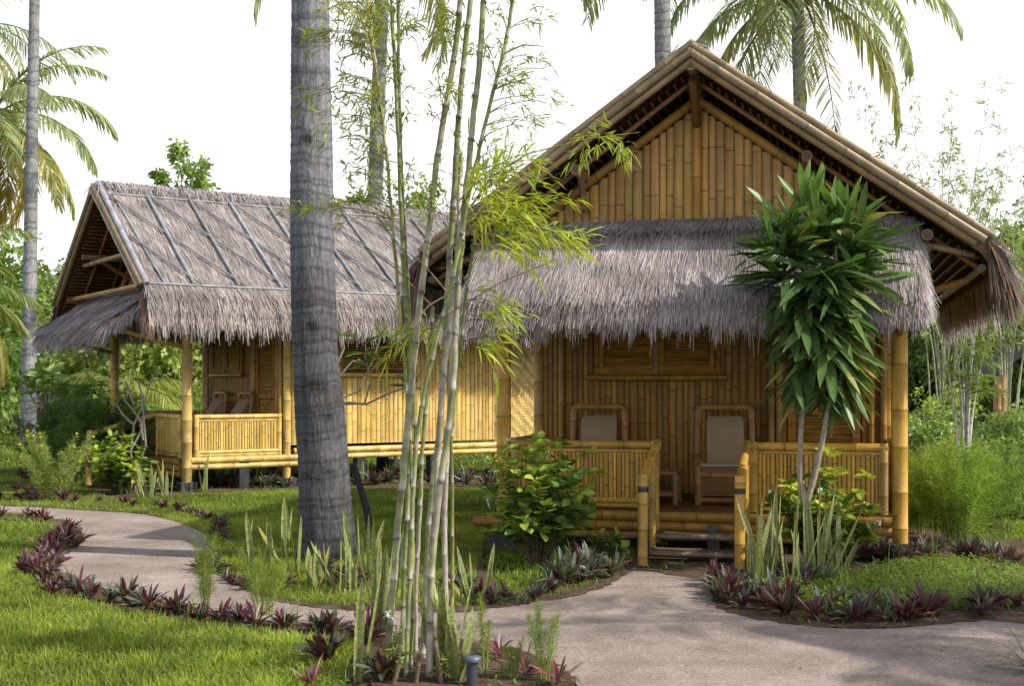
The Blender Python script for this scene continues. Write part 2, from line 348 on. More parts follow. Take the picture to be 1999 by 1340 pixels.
def hut(label,loc,rot,W,dep,Lt,ov,e,zr,ze,ov_back,canopy_c,dens,lattice,ties,wallz=.42,zdn=0.0,roof_dirt=1.0):
    H=thing('bamboo_hut',label,'hut',loc,rot)
    xc=W/2+.02; sl=(zr-ze)/e; slen=math.hypot(e,zr-ze)
    ux,uz=1/math.hypot(1,sl),-sl/math.hypot(1,sl)
    def B(p0,p1,r,tint=GOLD,name='pole',parent=H,gap=.38,n=12,label=None,bend=.0):
        m=MB(); m.bamboo(p0,p1,r,tint,gap,n,bend); return part(m,name,'bamboo',parent,label=label)
    # posts on blocks
    for (x,y,r,zt) in ((0,0,.074,3.05),(W,0,.076,3.05),(0.03,dep,.055,2.9),(W-.03,dep,.062,2.9),(0.03,Lt,.06,2.9),(W-.03,Lt,.06,2.9)):
        pz=B((x,y,.13-zdn),(x,y,zt),r,GOLD*.95,'post',gap=.36,n=18,bend=.006)
        m=MB(); m.box((x,y,.06-zdn),(.26,.26,.16),(.07,.072,.078)); part(m,'foundation_block','block',pz,False)
    for x in (.03,W*.5,W-.03):
        for y in (dep*.55,dep+1.3,dep+2.7):
            m=MB(); m.box((x,y,.15-zdn/2),(.16,.16,.34+zdn),(.05,.05,.05)); part(m,'pier','block',H,False)
    # deck beams, front and sides
    for (z,r,xa,xb,yy) in ((.345,.056,.06,W-.07,-.06),(.245,.050,-.30,W-.07,-.05),(.15,.040,.05,W-.07,-.05)):
        B((xa,yy,z),(xb,yy,z),r,GOLD2*.95,'deck_beam',gap=.45,n=14,bend=.004)
        for x in (-.02,W+.02):
            if z>.2: B((x,.06,z+.02),(x,dep+.18,z+.02),r*.9,GOLD,'deck_beam',gap=.45,bend=.003)
            if z>.2: B((x,dep+.1,z+.12),(x,Lt+.05,z+.12),r*.9,GOLD*1.02,'sill_beam',gap=.5,bend=.003)
    # deck floor
    m=MB(); y=-.1
    while y<dep:
        m.box((W/2,y+.04,.395),(W-.06,.075,.02),BROWN*random.uniform(.5,.9)); y+=.08
    part(m,'deck_floor','wood',H,False)
    m=MB(); m.box((W/2,(dep+Lt)/2,.44),(W,Lt-dep,.06),(.08,.05,.03)); part(m,'room_floor','wood',H,False)
    # railings
    def railing(p0,p1,side):
        p0=np.array(p0);p1=np.array(p1); L=np.linalg.norm(p1-p0); u=(p1-p0)/L; nr=np.array([u[1],-u[0],0])
        m=MB(); slat_wall(m,p0+nr*.005,u,nr,L,lambda x:.50,lambda x:.97,.042,GOLD*1.02,True)
        m.add([[*(p0)[:2],.5],[*(p1)[:2],.5],[*(p1)[:2],.97],[*(p0)[:2],.97]],[[0,1,2,3]],c=GOLD*.35)
        m2=MB(); slat_wall(m2,p1-nr*.012,-u,-nr,L,lambda x:.50,lambda x:.97,.042,GOLD,True)
        rl=part(m,'railing_panel','slat',H); part(m2,'inner_slats','slat',rl)
        for (z,r) in ((1.03,.04),(.97,.02),(.485,.028),(.435,.026)):
            mm=MB(); q0=p0.copy();q1=p1.copy(); q0[2]=q1[2]=z; mm.bamboo(q0-u*.03,q1+u*.03,r,GOLD*.95,.4,12,.002); part(mm,'rail','bamboo',rl)
        for q in (p0,p1):
            mm=MB(); mm.bamboo((q[0],q[1],.36),(q[0],q[1],1.07),.04,GOLD,.3,12); part(mm,'rail_post','bamboo',rl)
    sx0,sx1=1.52,2.47
    railing((.12,-.05,0),(sx0,-.05,0),0); railing((sx1,-.05,0),(W-.14,-.05,0),0)
    railing((W+.0,.15,0),(W+.0,dep-.14,0),1); railing((0,dep-.14,0),(0,.15,0),1)
    # steps with short handrails
    for (y0,z) in ((-.42,.21),(-.72,.09)):
        m=MB(); m.box(((sx0+sx1)/2+.0,y0,z),(.84,.16,.045),np.array([.13,.10,.075])); st=part(m,'step','wood',H,False)
        mm=MB(); mm.bamboo((sx0+.06,y0-.11,z-.01),(sx1-.06,y0-.11,z-.01),.026,OLD*.6,.5,10); part(mm,'step_nosing','bamboo',st)
    m=MB(); m.box(((sx0+sx1)/2+.1,-.2,.14),(.1,.1,.28),(.16,.15,.13)); part(m,'step_support','block',H,False)
    for x in (sx0+.03,sx1-.07):
        hp=B((x,-1.12,-.03),(x,-1.10,.82),.046,GOLD,'newel_post',gap=.26,n=16)
        m=MB(); m.tube([(x,-1.104,.66),(x,-1.103,.71)],[.050,.050],16,(.03,.03,.03)); part(m,'binding','metal',hp)
        B((x,-1.06,.77),(x,-.08,1.05),.042,GOLD,'handrail',gap=.35)
        B((x+.02,-.62,.05),(x+.02,-.60,.88),.030,GOLD*.8,'baluster',gap=.3)
        B((x+.02,-.30,.12),(x+.02,-.28,.96),.024,GOLD*.8,'baluster',gap=.3)
    for x in (sx0+.02,sx1-.02): B((x,-.14,.14),(x,.3,.14),.062,GOLD*.8,'joist_end',gap=.5)
    # walls
    flat=lambda z:(lambda x:z)
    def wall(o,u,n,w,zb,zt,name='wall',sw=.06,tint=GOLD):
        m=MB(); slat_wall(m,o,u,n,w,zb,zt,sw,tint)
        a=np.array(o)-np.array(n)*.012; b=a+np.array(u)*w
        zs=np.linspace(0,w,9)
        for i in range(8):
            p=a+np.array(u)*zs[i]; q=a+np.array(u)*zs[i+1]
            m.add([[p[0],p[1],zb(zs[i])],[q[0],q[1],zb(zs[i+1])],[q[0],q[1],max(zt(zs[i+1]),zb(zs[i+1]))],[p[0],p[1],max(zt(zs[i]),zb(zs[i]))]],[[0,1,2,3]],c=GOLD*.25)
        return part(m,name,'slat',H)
    wall((0,dep,0),(1,0,0),(0,-1,0),W,flat(.44),flat(3.0),tint=np.array([.34,.17,.02]),sw=.07)  # porch shade put into the colour, a darker copy of the wall tint
    wall((W,dep,0),(0,1,0),(1,0,0),Lt-dep,flat(.56),flat(3.14),tint=GOLD*1.05,sw=.08)
    wall((0,Lt,0),(0,-1,0),(-1,0,0),Lt-dep,flat(.56),flat(3.14))
    wall((W,Lt,0),(-1,0,0),(0,1,0),W,flat(.56),flat(3.0))
    # gables
    hg=(W/2)-.0
    gz=lambda x: zr-.36-sl*abs(x-xc)-.02
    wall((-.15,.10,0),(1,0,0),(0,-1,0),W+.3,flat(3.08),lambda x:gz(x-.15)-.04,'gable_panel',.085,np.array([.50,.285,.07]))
    wall((W+.15,Lt+.02,0),(-1,0,0),(0,1,0),W+.3,flat(2.98),lambda x:gz(W+.15-x)-.04,'gable_panel',.075)
    B((xc,.05,3.2),(xc,.05,zr-.2),.045,GOLD2,'gable_post',gap=.5)
    for s in (-1,1):
        B((xc,.04,zr-.37),(xc+s*(W/2+.2),.04,zr-.37-sl*(W/2+.2)),.045,GOLD2*.8,'gable_trim',gap=.5)
    B((-.2,.0,3.13),(W+.2,.0,3.13),.05,GOLD2,'tie_beam')
    # door and windows on the porch wall
    yw=dep-.03
    def louvre(m,x0,x1,z0,z1,tint,pitch=.028,y=yw):
        z=z0
        while z<z1:
            R=Matrix.Rotation(-.25,3,'X'); m.box(((x0+x1)/2,y-.012,z),(x1-x0,.006,pitch*.86),tint*random.uniform(.75,1.1),np.array(R)); z+=pitch
    def framed(x0,x1,z0,z1,fw,nm,ns,tint,dark):
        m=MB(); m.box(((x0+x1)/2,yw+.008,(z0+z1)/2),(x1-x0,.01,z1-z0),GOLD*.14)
        for (a,b,c,d) in ((x0,x0+fw,z0,z1),(x1-fw,x1,z0,z1),(x0+fw,x1-fw,z0,z0+fw),(x0+fw,x1-fw,z1-fw,z1)):
            m.box(((a+b)/2,yw-.02,(c+d)/2),(b-a,.045,d-c),tint)
        fr=part(m,nm,'wood',H,False)
        return fr
    wx0,wx1=W-3.13,W-1.76; wz0,wz1=1.73,2.42
    win=framed(wx0,wx1,wz0,wz1,.05,'window',0,GOLD2*.75,0)
    B((wx0-.08,yw-.05,wz0-.035),(wx1+.08,yw-.05,wz0-.035),.032,GOLD2*.8,'window_sill',win,gap=.5)
    xm=(wx0+wx1)/2
    B((xm,yw-.05,wz0),(xm,yw-.05,wz1),.034,BROWN*1.2,'mullion',win)
    for (a,b) in ((wx0+.06,xm-.035),(xm+.035,wx1-.06)):
        m=MB()
        for (p,q,c,d) in ((a,a+.05,wz0+.05,wz1-.04),(b-.05,b,wz0+.05,wz1-.04),(a+.05,b-.05,wz0+.05,wz0+.09),(a+.05,b-.05,wz1-.08,wz1-.04)):
            m.box(((p+q)/2,yw-.055,(c+d)/2),(q-p,.02,d-c),GOLD2*.8)
        louvre(m,a+.05,b-.05,wz0+.1,wz1-.09,GOLD2*.8,.030,yw-.02); part(m,'shutter','wood',win,False)
    dx0,dx1=W-1.12,W-.24
    dr=framed(dx0,dx1,.45,2.4,.055,'door',0,BROWN*1.4,0)
    m=MB()
    for (p,q,c,d) in ((dx0+.07,dx0+.15,.47,2.33),(dx1-.15,dx1-.07,.47,2.33),(dx0+.15,dx1-.15,.47,.56),(dx0+.15,dx1-.15,1.3,1.38),(dx0+.15,dx1-.15,2.25,2.33)):
        m.box(((p+q)/2,yw-.055,(c+d)/2),(q-p,.02,d-c),BROWN*1.4)
    louvre(m,dx0+.15,dx1-.15,.58,1.29,GOLD2*.75,.03,yw-.02); louvre(m,dx0+.15,dx1-.15,1.4,2.24,GOLD2*.75,.03,yw-.02)
    part(m,'door_leaf','wood',dr,False)
    m=MB(); m.tube([(dx1-.11,yw-.07,1.3),(dx1-.11,yw-.10,1.3)],[.015,.022],10,(.05,.04,.03)); part(m,'handle','metal',dr)
    for x in (dx0-.1,dx0-.02,dx1+.04,dx1+.16): B((x,yw-.06,.42),(x,yw-.06,2.95),.036,GOLD2*.8,'wall_stud',gap=.45)
    B((.3,yw-.04,.42),(.3,yw-.04,2.9),.03,GOLD2*.9,'wall_stud')
    # side window
    def sidewin(y0,y1):
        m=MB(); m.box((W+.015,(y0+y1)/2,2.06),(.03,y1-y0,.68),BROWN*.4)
        for (a,b,c,d) in ((y0,y0+.05,1.72,2.4),(y1-.05,y1,1.72,2.4),((y0+y1)/2-.025,(y0+y1)/2+.025,1.72,2.4)):
            m.box((W+.03,(a+b)/2,(c+d)/2),(.05,b-a,d-c),BROWN*1.6)
        z=1.8
        while z<2.38: m.box((W+.04,(y0+y1)/2,z),(.012,y1-y0-.08,.02),GOLD2*random.uniform(.55,.8)); z+=.045
        s=part(m,'side_window','wood',H,False); B((W+.05,y0-.1,1.69),(W+.05,y1+.1,1.69),.035,GOLD*.9,'window_sill',s)
    sidewin(dep+.9,dep+2.3)
    # ---------------- roof
    front,back=-ov,Lt+ov_back
    for s,nm in ((1,0),(-1,1)):
        place=lambda h,y,z,s=s: np.stack([xc+s*h,y+0*h,z+0*h],-1)
        prof=[(0,zr),(e,ze),(e+.11,ze-.14),(e+.15,ze-.26)]
        area=(slen+.4)*(back-front)
        cov,slab=thatch(prof,front,back,place,int(area*dens[nm]),int((back-front)*dens[2]),tint=STRAW*roof_dirt,w=dens[3],fr=(.14,.38))
        N=900; v=rng.uniform(0,.5,N); P=np.stack([xc+s*(e-.02+v*.34),np.full(N,front)+rng.uniform(-.03,.1,N),ze-v*.62-rng.uniform(0,.10,N)],1)
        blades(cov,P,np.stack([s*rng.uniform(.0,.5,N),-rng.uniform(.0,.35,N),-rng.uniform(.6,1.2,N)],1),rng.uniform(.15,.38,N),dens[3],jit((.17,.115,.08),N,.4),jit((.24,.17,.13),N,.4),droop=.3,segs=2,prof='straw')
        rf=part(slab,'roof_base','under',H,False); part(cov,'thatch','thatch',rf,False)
        # underside laths + rafters
        m=MB(); k=.12
        while k<slen-.05:
            px_,pz_=xc+s*k*ux,zr+k*uz
            off=.165
            a=(px_-s*(-uz)*off*0, front+.05, pz_-off/ux*1.0); b=(px_,back-.05,pz_-off/ux)
            m.tube([a,b],[.016,.016],6,BROWN*random.uniform(.25,.5),False); k+=.09
        part(m,'underside_laths','bamboo',rf)
        y=front+.35; 
        while y<.1:
            B((xc+s*.05,y,zr-.27),(xc+s*e,y,ze-.26),.026,BROWN*.9,'rafter',rf,gap=.5,n=8); y+=.42
        for k,(oz,r,oy,tn) in enumerate(((.02,.032,-.05,OLD*.95),(-.06,.036,-.07,OLD*.95),(-.135,.034,-.02,np.array([.33,.21,.09])))):
            B((xc-s*.02,front+oy,zr+oz),(xc+s*(e+.02-.07*k),front+oy,ze+oz+.07*k*sl),r,tn,'rake_pole',rf,gap=.5,n=12,bend=.008)
        if lattice and s==1:
            lat=MB(); G=GREYB
            S=lambda sd,y,h=.045:(xc+sd*ux+h*(-uz),y,zr+sd*uz+h*ux)
            s0,s1=.30,slen-.02
            lat.bamboo(S(s0,front+.05),S(s0,back),.016,G,.5,8); lat.bamboo(S(s1,front+.05),S(s1,back),.018,G,.5,8)
            lat.bamboo(S(.02,front+.02,.06),S(s1+.05,front+.02,.06),.045,G*.95,.5,10)
            lat.bamboo(S(.3,front+.18,.05),S(s1,front+.3,.05),.018,G,.5,8)
            y=-.11
            while y<back: lat.bamboo(S(s0,y,.06),S(s1,y,.06),.025,G,.42,8); y+=.70
            y=-.11-1.4
            while y<back-.1:
                a,b=0.,1.
                if y<front+.1: a=(front+.1-y)/1.5
                if y+1.5>back: b=(back-y)/1.5
                if b>a: lat.bamboo(S(s0+(s1-s0)*a,y+1.5*a,.075),S(s0+(s1-s0)*b,y+1.5*b,.075),.016,G*.85,.5,8)
                y+=.70
            part(lat,'roof_lattice','bamboo',rf,label='grey weathered bamboo poles laid in a lattice on the thatch')
        # purlins with round cut ends
        for f_ in (.40,.80) if s>0 else (.42,.80):
            q=(xc+s*e*f_,zr-(zr-ze)*f_-.31)
            B((q[0],front+.06,q[1]),(q[0],.4,q[1]),.052,BROWN*.8,'purlin',rf,gap=.6)
            B((q[0],front+.30,q[1]-.02),(q[0]-s*.0,.02,q[1]-.34),.036,BROWN*.7,'purlin_brace',rf)
        B((xc+s*e*.80,front+.28,ze+.0),(xc+s*(e+.02),front+.25,ze-.14),.03,OLD,'eave_brace',rf)
        B((xc+s*(W/2+.05),.1,2.42),(xc+s*(e-.12),.1,ze-.30),.036,GOLD2,'eave_strut',rf)
        B((xc+s*(e-.06),front+.1,ze-.24),(xc+s*(e-.06),back-.1,ze-.24),.035,OLD,'eave_pole',rf)
    B((xc,front-.02,zr-.17),(xc,.6,zr-.17),.062,OLD*1.2,'ridge_pole',gap=.6)
    B((xc,front+.12,zr-.28),(xc,.02,zr-.62),.045,BROWN*.55,'ridge_brace')
    # ridge cap of bundled thatch
    rc=MB(); N=int((back-front)*dens[0]*.6); y=rng.uniform(front,back,N); s=rng.choice([-1,1],N)
    P=np.stack([xc+rng.normal(0,.05,N),y,zr+.03+rng.uniform(0,.07,N)],1); D=np.stack([s*rng.uniform(.6,1,N),rng.normal(0,.5,N),-rng.uniform(.2,.9,N)*.8],1)
    blades(rc,P,D,rng.uniform(.15,.38,N),dens[3],jit(STRAW*.85,N,.35),jit(STRAW*.8,N,.35),droop=.2,segs=2,prof='straw')
    part(rc,'ridge_cap','thatch',H,False)
    # ---------------- canopy over the porch
    xl,xr=-.12,W+.13; c=canopy_c
    place=lambda h,y,z: np.stack([y+0*h,.06-h,z+0*h],-1)
    zt_,zb_=3.22,2.52
    prof=[(0,zt_),(.28,zt_-.10),(c*.8,zb_+.14),(c+.02,zb_-.03),(c+.08,zb_-.12)]
    cov,slab=thatch(prof,xl,xr,place,int((xr-xl)*1.4*dens[4]),int((xr-xl)*dens[5]),lay=(.2,.42),w=dens[6],tint=STRAW*np.array([1,.985,1.0]),fr=(.08,.31))
    # side fringe of the canopy
    for (xe,sg) in ((xr,1),(xl,-1)):
        N=int(dens[5]*.45); P2,d2=interp_prof(prof); v=rng.uniform(0,d2[-1],N)
        h=np.interp(v,d2,P2[:,0]); z=np.interp(v,d2,P2[:,1])
        P=np.stack([xe-sg*rng.uniform(0,.12,N),.06-h,z-rng.uniform(0,.04,N)],1)
        D=np.stack([sg*rng.uniform(.05,.5,N),-rng.uniform(.2,.9,N),-rng.uniform(.5,1.1,N)],1)
        blades(cov,P,D,rng.uniform(.1,.3,N),dens[6],jit(STRAW*.8,N,.35),jit(STRAW*.9,N,.35),droop=.3,segs=2,prof='straw')
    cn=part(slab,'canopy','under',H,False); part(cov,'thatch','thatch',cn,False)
    for x in (xl+.03,xr-.02):
        B((x,.05,zt_-.17),(x,.05-c-.05,zb_-.09),.032,OLD,'canopy_pole',cn,gap=.5)
        B((x-.0,.03,zt_-.25),(x-.0,.0-c*.9,zb_-.13),.028,GOLD2*.8,'canopy_pole',cn,gap=.5)
    B((xl,.02-c*.93,zb_-.12),(xr+.02,.02-c*.93,zb_-.12),.03,OLD,'canopy_pole',cn)
    for x in (0,W):
        B((x,-.07,2.1),(x,-c*.92,zb_-.16),.036,GOLD2,'canopy_strut',cn)
    if ties:
        for (z,xx) in ((3.55,1.35),(3.02,1.95)):
            B((xc-xx,front+.18,z),(xc+xx*.9,front+.18,z),.04,np.array([.40,.22,.07]),'gable_tie',H)
    return H

a1=math.radians(-13.8)
O1=(-.077,12.607,0)
hut1=hut('large golden bamboo hut with thatched porch canopy and front steps, nearest the camera',O1,a1,3.80,1.45,5.3,.55,2.61,4.76,2.89,.6,1.02,(600,600,2600,.009,9500,9500,.0062),False,False)
a2=math.radians(-55.8)
W2=3.65; C2=np.array([-4.95,19.1,0.10]); ux2=np.array([math.cos(a2),math.sin(a2),0])
O2=C2-W2*ux2
GOLD=np.array([.70,.47,.13]); GOLD2=np.array([.52,.31,.07])  # lit copy of the golds, sunlight's paling put into the colour
hut2=hut('smaller-looking bamboo hut farther back at left, grey bamboo lattice on its thatched roof',tuple(O2),a2,W2,1.65,5.65,.85,2.42,4.72,2.95,2.1,1.22,(2100,350,4200,.0095,2600,3600,.009),True,True,zdn=.1)
# woven screen behind, joined to the far hut
def weave_panel(parent,o,u,n,w,z0,z1,cell=.05):
    m=MB(); o=np.array(o,float);u=np.array(u,float);n=np.array(n,float)
    nx=int(w/cell); nz=int((z1-z0)/cell)
    for i in range(nx):
        for j in range(nz):
            k=(i+j)%4; up_=k<2; d=.006 if up_ else .0
            t=GOLD*np.array([1.1,1.15,1.5])*random.uniform(.8,1.1)*(1 if up_ else .72)
            a=o+u*(i*cell+.002)+n*d; b=o+u*((i+1)*cell-.002)+n*d; z=z0+j*cell
            m.add([[a[0],a[1],z+.002],[b[0],b[1],z+.002],[b[0],b[1],z+cell-.002],[a[0],a[1],z+cell-.002]],[[0,1,2,3]],c=t)
    a=o-n*.01; b=a+u*w
    m.add([[a[0],a[1],z0],[b[0],b[1],z0],[b[0],b[1],z1],[a[0],a[1],z1]],[[0,1,2,3]],c=GOLD*.4)
    return part(m,'woven_wall','weave',parent,False)
weave_panel(hut2,(W2,5.75,0),(0,1,0),(1,0,0),1.7,.2,2.6)
GOLD=np.array([.58,.33,.05]); GOLD2=np.array([.44,.225,.035])
m=MB(); m.bamboo((W2,7.45,0),(W2,7.45,2.7),.06,GOLD,.4); part(m,'post','bamboo',hut2)

# ------------------------------------------------------------------ furniture
def chair(label,H,x,y,rz,grp):
    c=math.cos(H.rotation_euler[2]); s=math.sin(H.rotation_euler[2])
    wx=H.location[0]+c*x-s*y; wy=H.location[1]+s*x+c*y
    t=thing('bamboo_armchair',label,'armchair',(wx,wy,H.location[2]+.406),H.rotation_euler[2]+rz,grp)
    CT=np.array([.34,.165,.05])
    m=MB()
    for sx in (-.28,.28):      # continuous rear frame with rounded corners
        m.bamboo((sx,.22,0),(sx*.98,.34,.93),.038,CT,.3,12)
        m.bamboo((sx,-.30,0),(sx,-.28,.40),.038,CT,.3,12)
    m.tube([(-.275,.335,.92),(-.265,.34,.955),(-.23,.345,.975),(.23,.345,.975),(.265,.34,.955),(.275,.335,.92)],.037,12,CT*1.05)
    part(m,'frame','bamboo',t)
    for sx in (-.28,.28):
        m=MB(); m.bamboo((sx,-.34,.42),(sx,.27,.44),.036,CT*1.1,.3,12); part(m,'armrest','bamboo',t)
    m=MB()
    for z in (.05,.30): m.bamboo((-.27,-.30,z),(.27,-.30,z),.030,CT,.3,10)
    z=.10
    while z<.28: m.bamboo((-.25,-.30,z),(.25,-.30,z),.011,CT*.9,.5,8); z+=.023
    part(m,'front_panel','bamboo',t)
    m=MB(); 
    for k in range(12): m.bamboo((-.26,-.27+k*.045,.33-.006*k),(.26,-.27+k*.045,.33-.006*k),.018,CT,.5,8)
    part(m,'seat','bamboo',t)
    # canvas back: rounded slab, leaned
    m=MB(); n=10; A=[];Bk=[]
    for j in range(n+1):
        tt=j/n; yy=.02+.30*tt-.03*math.sin(math.pi*tt); zz=.36+.52*tt
        hw=.19-(.02 if j in(0,n) else 0)
        for i in range(7):
            xx=-hw+2*hw*i/6; bow=.025*math.cos((i/6-.5)*math.pi)*(1 if 0<j<n else .2)
            A.append([xx,yy-bow-.02,zz]); Bk.append([xx,yy+bow+.02,zz])
    A=np.array(A);Bk=np.array(Bk); q=[[j*7+i,j*7+i+1,j*7+i+8,j*7+i+7] for j in range(n) for i in range(6)]
    m.add(A,q,c=(.36,.26,.165)); m.add(Bk,q,c=(.3,.23,.17))
    for i in (0,6):
        idx=[j*7+i for j in range(n+1)]; v=np.concatenate([A[idx],Bk[idx]]); m.add(v,[[k,k+1,k+n+2,k+n+1] for k in range(n)],c=(.4,.32,.24))
    idx=[n*7+i for i in range(7)]; v=np.concatenate([A[idx],Bk[idx]]); m.add(v,[[k,k+1,k+8,k+7] for k in range(6)],c=(.42,.34,.26))
    part(m,'canvas_back','cloth',t)
    m=MB(); m.box((0,-.08,.375),(.44,.40,.045),(.34,.25,.17)); m.tube([(-.29,-.31,.40),(.29,-.31,.40)],.02,10,(.45,.36,.27)); part(m,'seat_pad','cloth',t)
    return t
chair('bamboo armchair with beige canvas back on the near porch, half hidden behind the left railing',hut1,.80,.86,.12,'bamboo armchairs on the porches')
chair('bamboo armchair with beige canvas back facing the gap in the railings above the steps',hut1,2.14,.80,.10,'bamboo armchairs on the porches')
chair('bamboo armchair seen over the far hut railing, the left one of its pair',hut2,W2-2.44,1.15,0,'bamboo armchairs on the porches')
chair('bamboo armchair seen over the far hut railing, the right one next to the door',hut2,W2-1.30,1.15,0,'bamboo armchairs on the porches')
def loc_in(H,x,y,z):
    c=math.cos(H.rotation_euler[2]); s=math.sin(H.rotation_euler[2])
    return (H.location[0]+c*x-s*y,H.location[1]+s*x+c*y,H.location[2]+z)
t=thing('bamboo_stool','low bamboo stool between the two armchairs on the near porch','stool',loc_in(hut1,1.46,.62,.406),a1)
for sx in (-.2,.2):
    for sy in (-.17,.17):
        m=MB(); m.bamboo((sx,sy,0),(sx,sy,.30),.03,(.36,.2,.08),.3,10); part(m,'leg','bamboo',t)
m=MB()
for k in range(9): m.bamboo((-.22,-.17+.0425*k,.315),(.22,-.17+.0425*k,.315),.02,(.38,.22,.09),.4,8)
part(m,'seat','bamboo',t)
m=MB()
for sy in (-.17,.17): m.bamboo((-.2,sy,.1),(.2,sy,.1),.022,(.36,.2,.08),.3,8)
part(m,'stretcher','bamboo',t)

# ================================================================== coconut palms
def frond(L,droop,el,nl,lw,tint,yellow=0.0,leafL=.75,hang=.8):
    """one palm leaf along +X, arching down"""
    m=MB(); T=np.linspace(0,1,18)
    ang=el-droop*T**1.3; ds=L/17
    x=np.r_[0,np.cumsum(np.cos(ang[:-1])*ds)]; z=np.r_[0,np.cumsum(np.sin(ang[:-1])*ds)]
    bow=rng.normal(0,.08)*L*T**2
    P=np.stack([x,bow,z],1)
    rc=np.array([.22,.24,.07])*(1-yellow)+np.array([.4,.3,.1])*yellow
    m.tube(P,.035*(1-T)+.006,6,rc,False)
    t=np.tile(np.linspace(.16,.995,nl),2); sd=np.repeat([-1.,1.],nl); N=len(t)
    t=t+rng.normal(0,.004,N); t=np.clip(t,.1,1)
    C=np.stack([np.interp(t,T,P[:,k]) for k in range(3)],1)
    a=np.interp(t,T,ang)
    tx=np.stack([np.cos(a),0*a,np.sin(a)],1); up=np.stack([-np.sin(a),0*a,np.cos(a)],1)
    sw=np.interp(t,[0,.5,1],[.35,.75,1.6])+rng.normal(0,.06,N)
    D=tx*sw[:,None]+np.stack([0*a,sd,0*a],1)*1.0+up*rng.uniform(-.35,.1,N)[:,None]
    ll=leafL*np.interp(t,[0,.2,.5,.8,1],[.55,.95,1,.75,.35])*rng.uniform(.85,1.1,N)
    tc=np.array(tint)*(1-yellow)+np.array([.40,.31,.07])*yellow
    br=np.where(rng.uniform(0,1,N)<.12+.3*yellow,1,0)[:,None]*np.array([.25,.16,.05])
    blades(m,C,D,ll,lw,jit(tc,N,.25),jit(tc*1.05,N,.3)+br*.6,droop=hang*rng.uniform(.6,1.3,N),segs=4,prof='strap',roll=rng.normal(0,.35,N))
    return m
def palm_trunk(pts,rad,ring=.09,tint=(.27,.27,.275),sides=22,amp=.03,scars=None):
    P=np.array(pts,float); d=np.r_[0,np.cumsum(np.linalg.norm(np.diff(P,axis=0),axis=1))]
    k=int(d[-1]/(ring/4)); s=np.linspace(0,d[-1],k)
    # smooth the centreline
    C=np.stack([np.interp(s,d,P[:,i]) for i in range(3)],1); R=np.interp(s,d,rad)
    w=max(3,int(k*.05))|1; ker=np.ones(w)/w
    pad=lambda a:np.r_[np.full(w//2,a[0]),a,np.full(w//2,a[-1])]
    C=np.stack([C[:,0]*0+np.convolve(pad(C[:,i]),ker,'valid') if i<2 else C[:,2] for i in range(3)],1)
    ph=0; rr=[];cc=[]; nxt=0; cur=ring
    tint=np.array(tint); tn=tint
    for i in range(k):
        if s[i]>=nxt: nxt=s[i]+ring*random.choice([.5,.7,.9,1.2,1.7,2.1]); tn=tint*random.uniform(.8,1.14); start=s[i]
        f=(s[i]-start)
        rr.append(R[i]*(1+amp*(1-min(1,f/(ring*.8)))-(amp*.8 if f<ring*.12 else 0)))
        cc.append(tn*(.66 if f<ring*.10 else (1.28 if f<ring*.22 else 1.0))*(1+.12*math.sin(s[i]*2.3))*float(np.interp(s[i],[0,2,3.2,4.6,6],[.42,.55,.8,1.1,1.3])) if sides>40 else tn*(.55 if f<ring*.10 else (1.3 if f<ring*.25 else 1.0)))  # thick trunk only: shade on its lower part painted into the tint
    m=MB(); m.tube(C,rr,sides,np.array(cc),True)
    V=m.v[0]; zc=V[:,2]; th=np.arctan2(V[:,1]-np.repeat(C[:,1],sides),V[:,0]-np.repeat(C[:,0],sides))
    # ring lines wander up and down a little, bark is lumpy
    V[:,2]+=ring*.22*np.sin(th*1+np.repeat(s,sides)*1.3)+ring*.10*np.sin(th*3+np.repeat(s,sides)*2.1)+ring*.06*np.sin(th*7+zc*4)
    lump=1+.012*np.sin(th*7+zc*5)+.010*rng.normal(0,1,len(V))
    cen=np.repeat(C,sides,axis=0); V[:,:2]=cen[:,:2]+(V[:,:2]-cen[:,:2])*lump[:,None]
    m.c[0]=m.c[0]*(1+.10*rng.normal(0,1,(len(V),1)))*(1+.15*np.sin(th*13)[:,None]*rng.uniform(0,1,(len(V),1)))
    m.c[0]=np.clip(m.c[0],.02,1)
    if scars is not None:
        for (q,rr_,k_) in scars:
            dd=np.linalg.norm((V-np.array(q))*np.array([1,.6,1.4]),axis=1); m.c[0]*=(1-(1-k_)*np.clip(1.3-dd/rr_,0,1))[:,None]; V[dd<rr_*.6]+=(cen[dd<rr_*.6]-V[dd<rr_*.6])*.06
    return m
FR={}
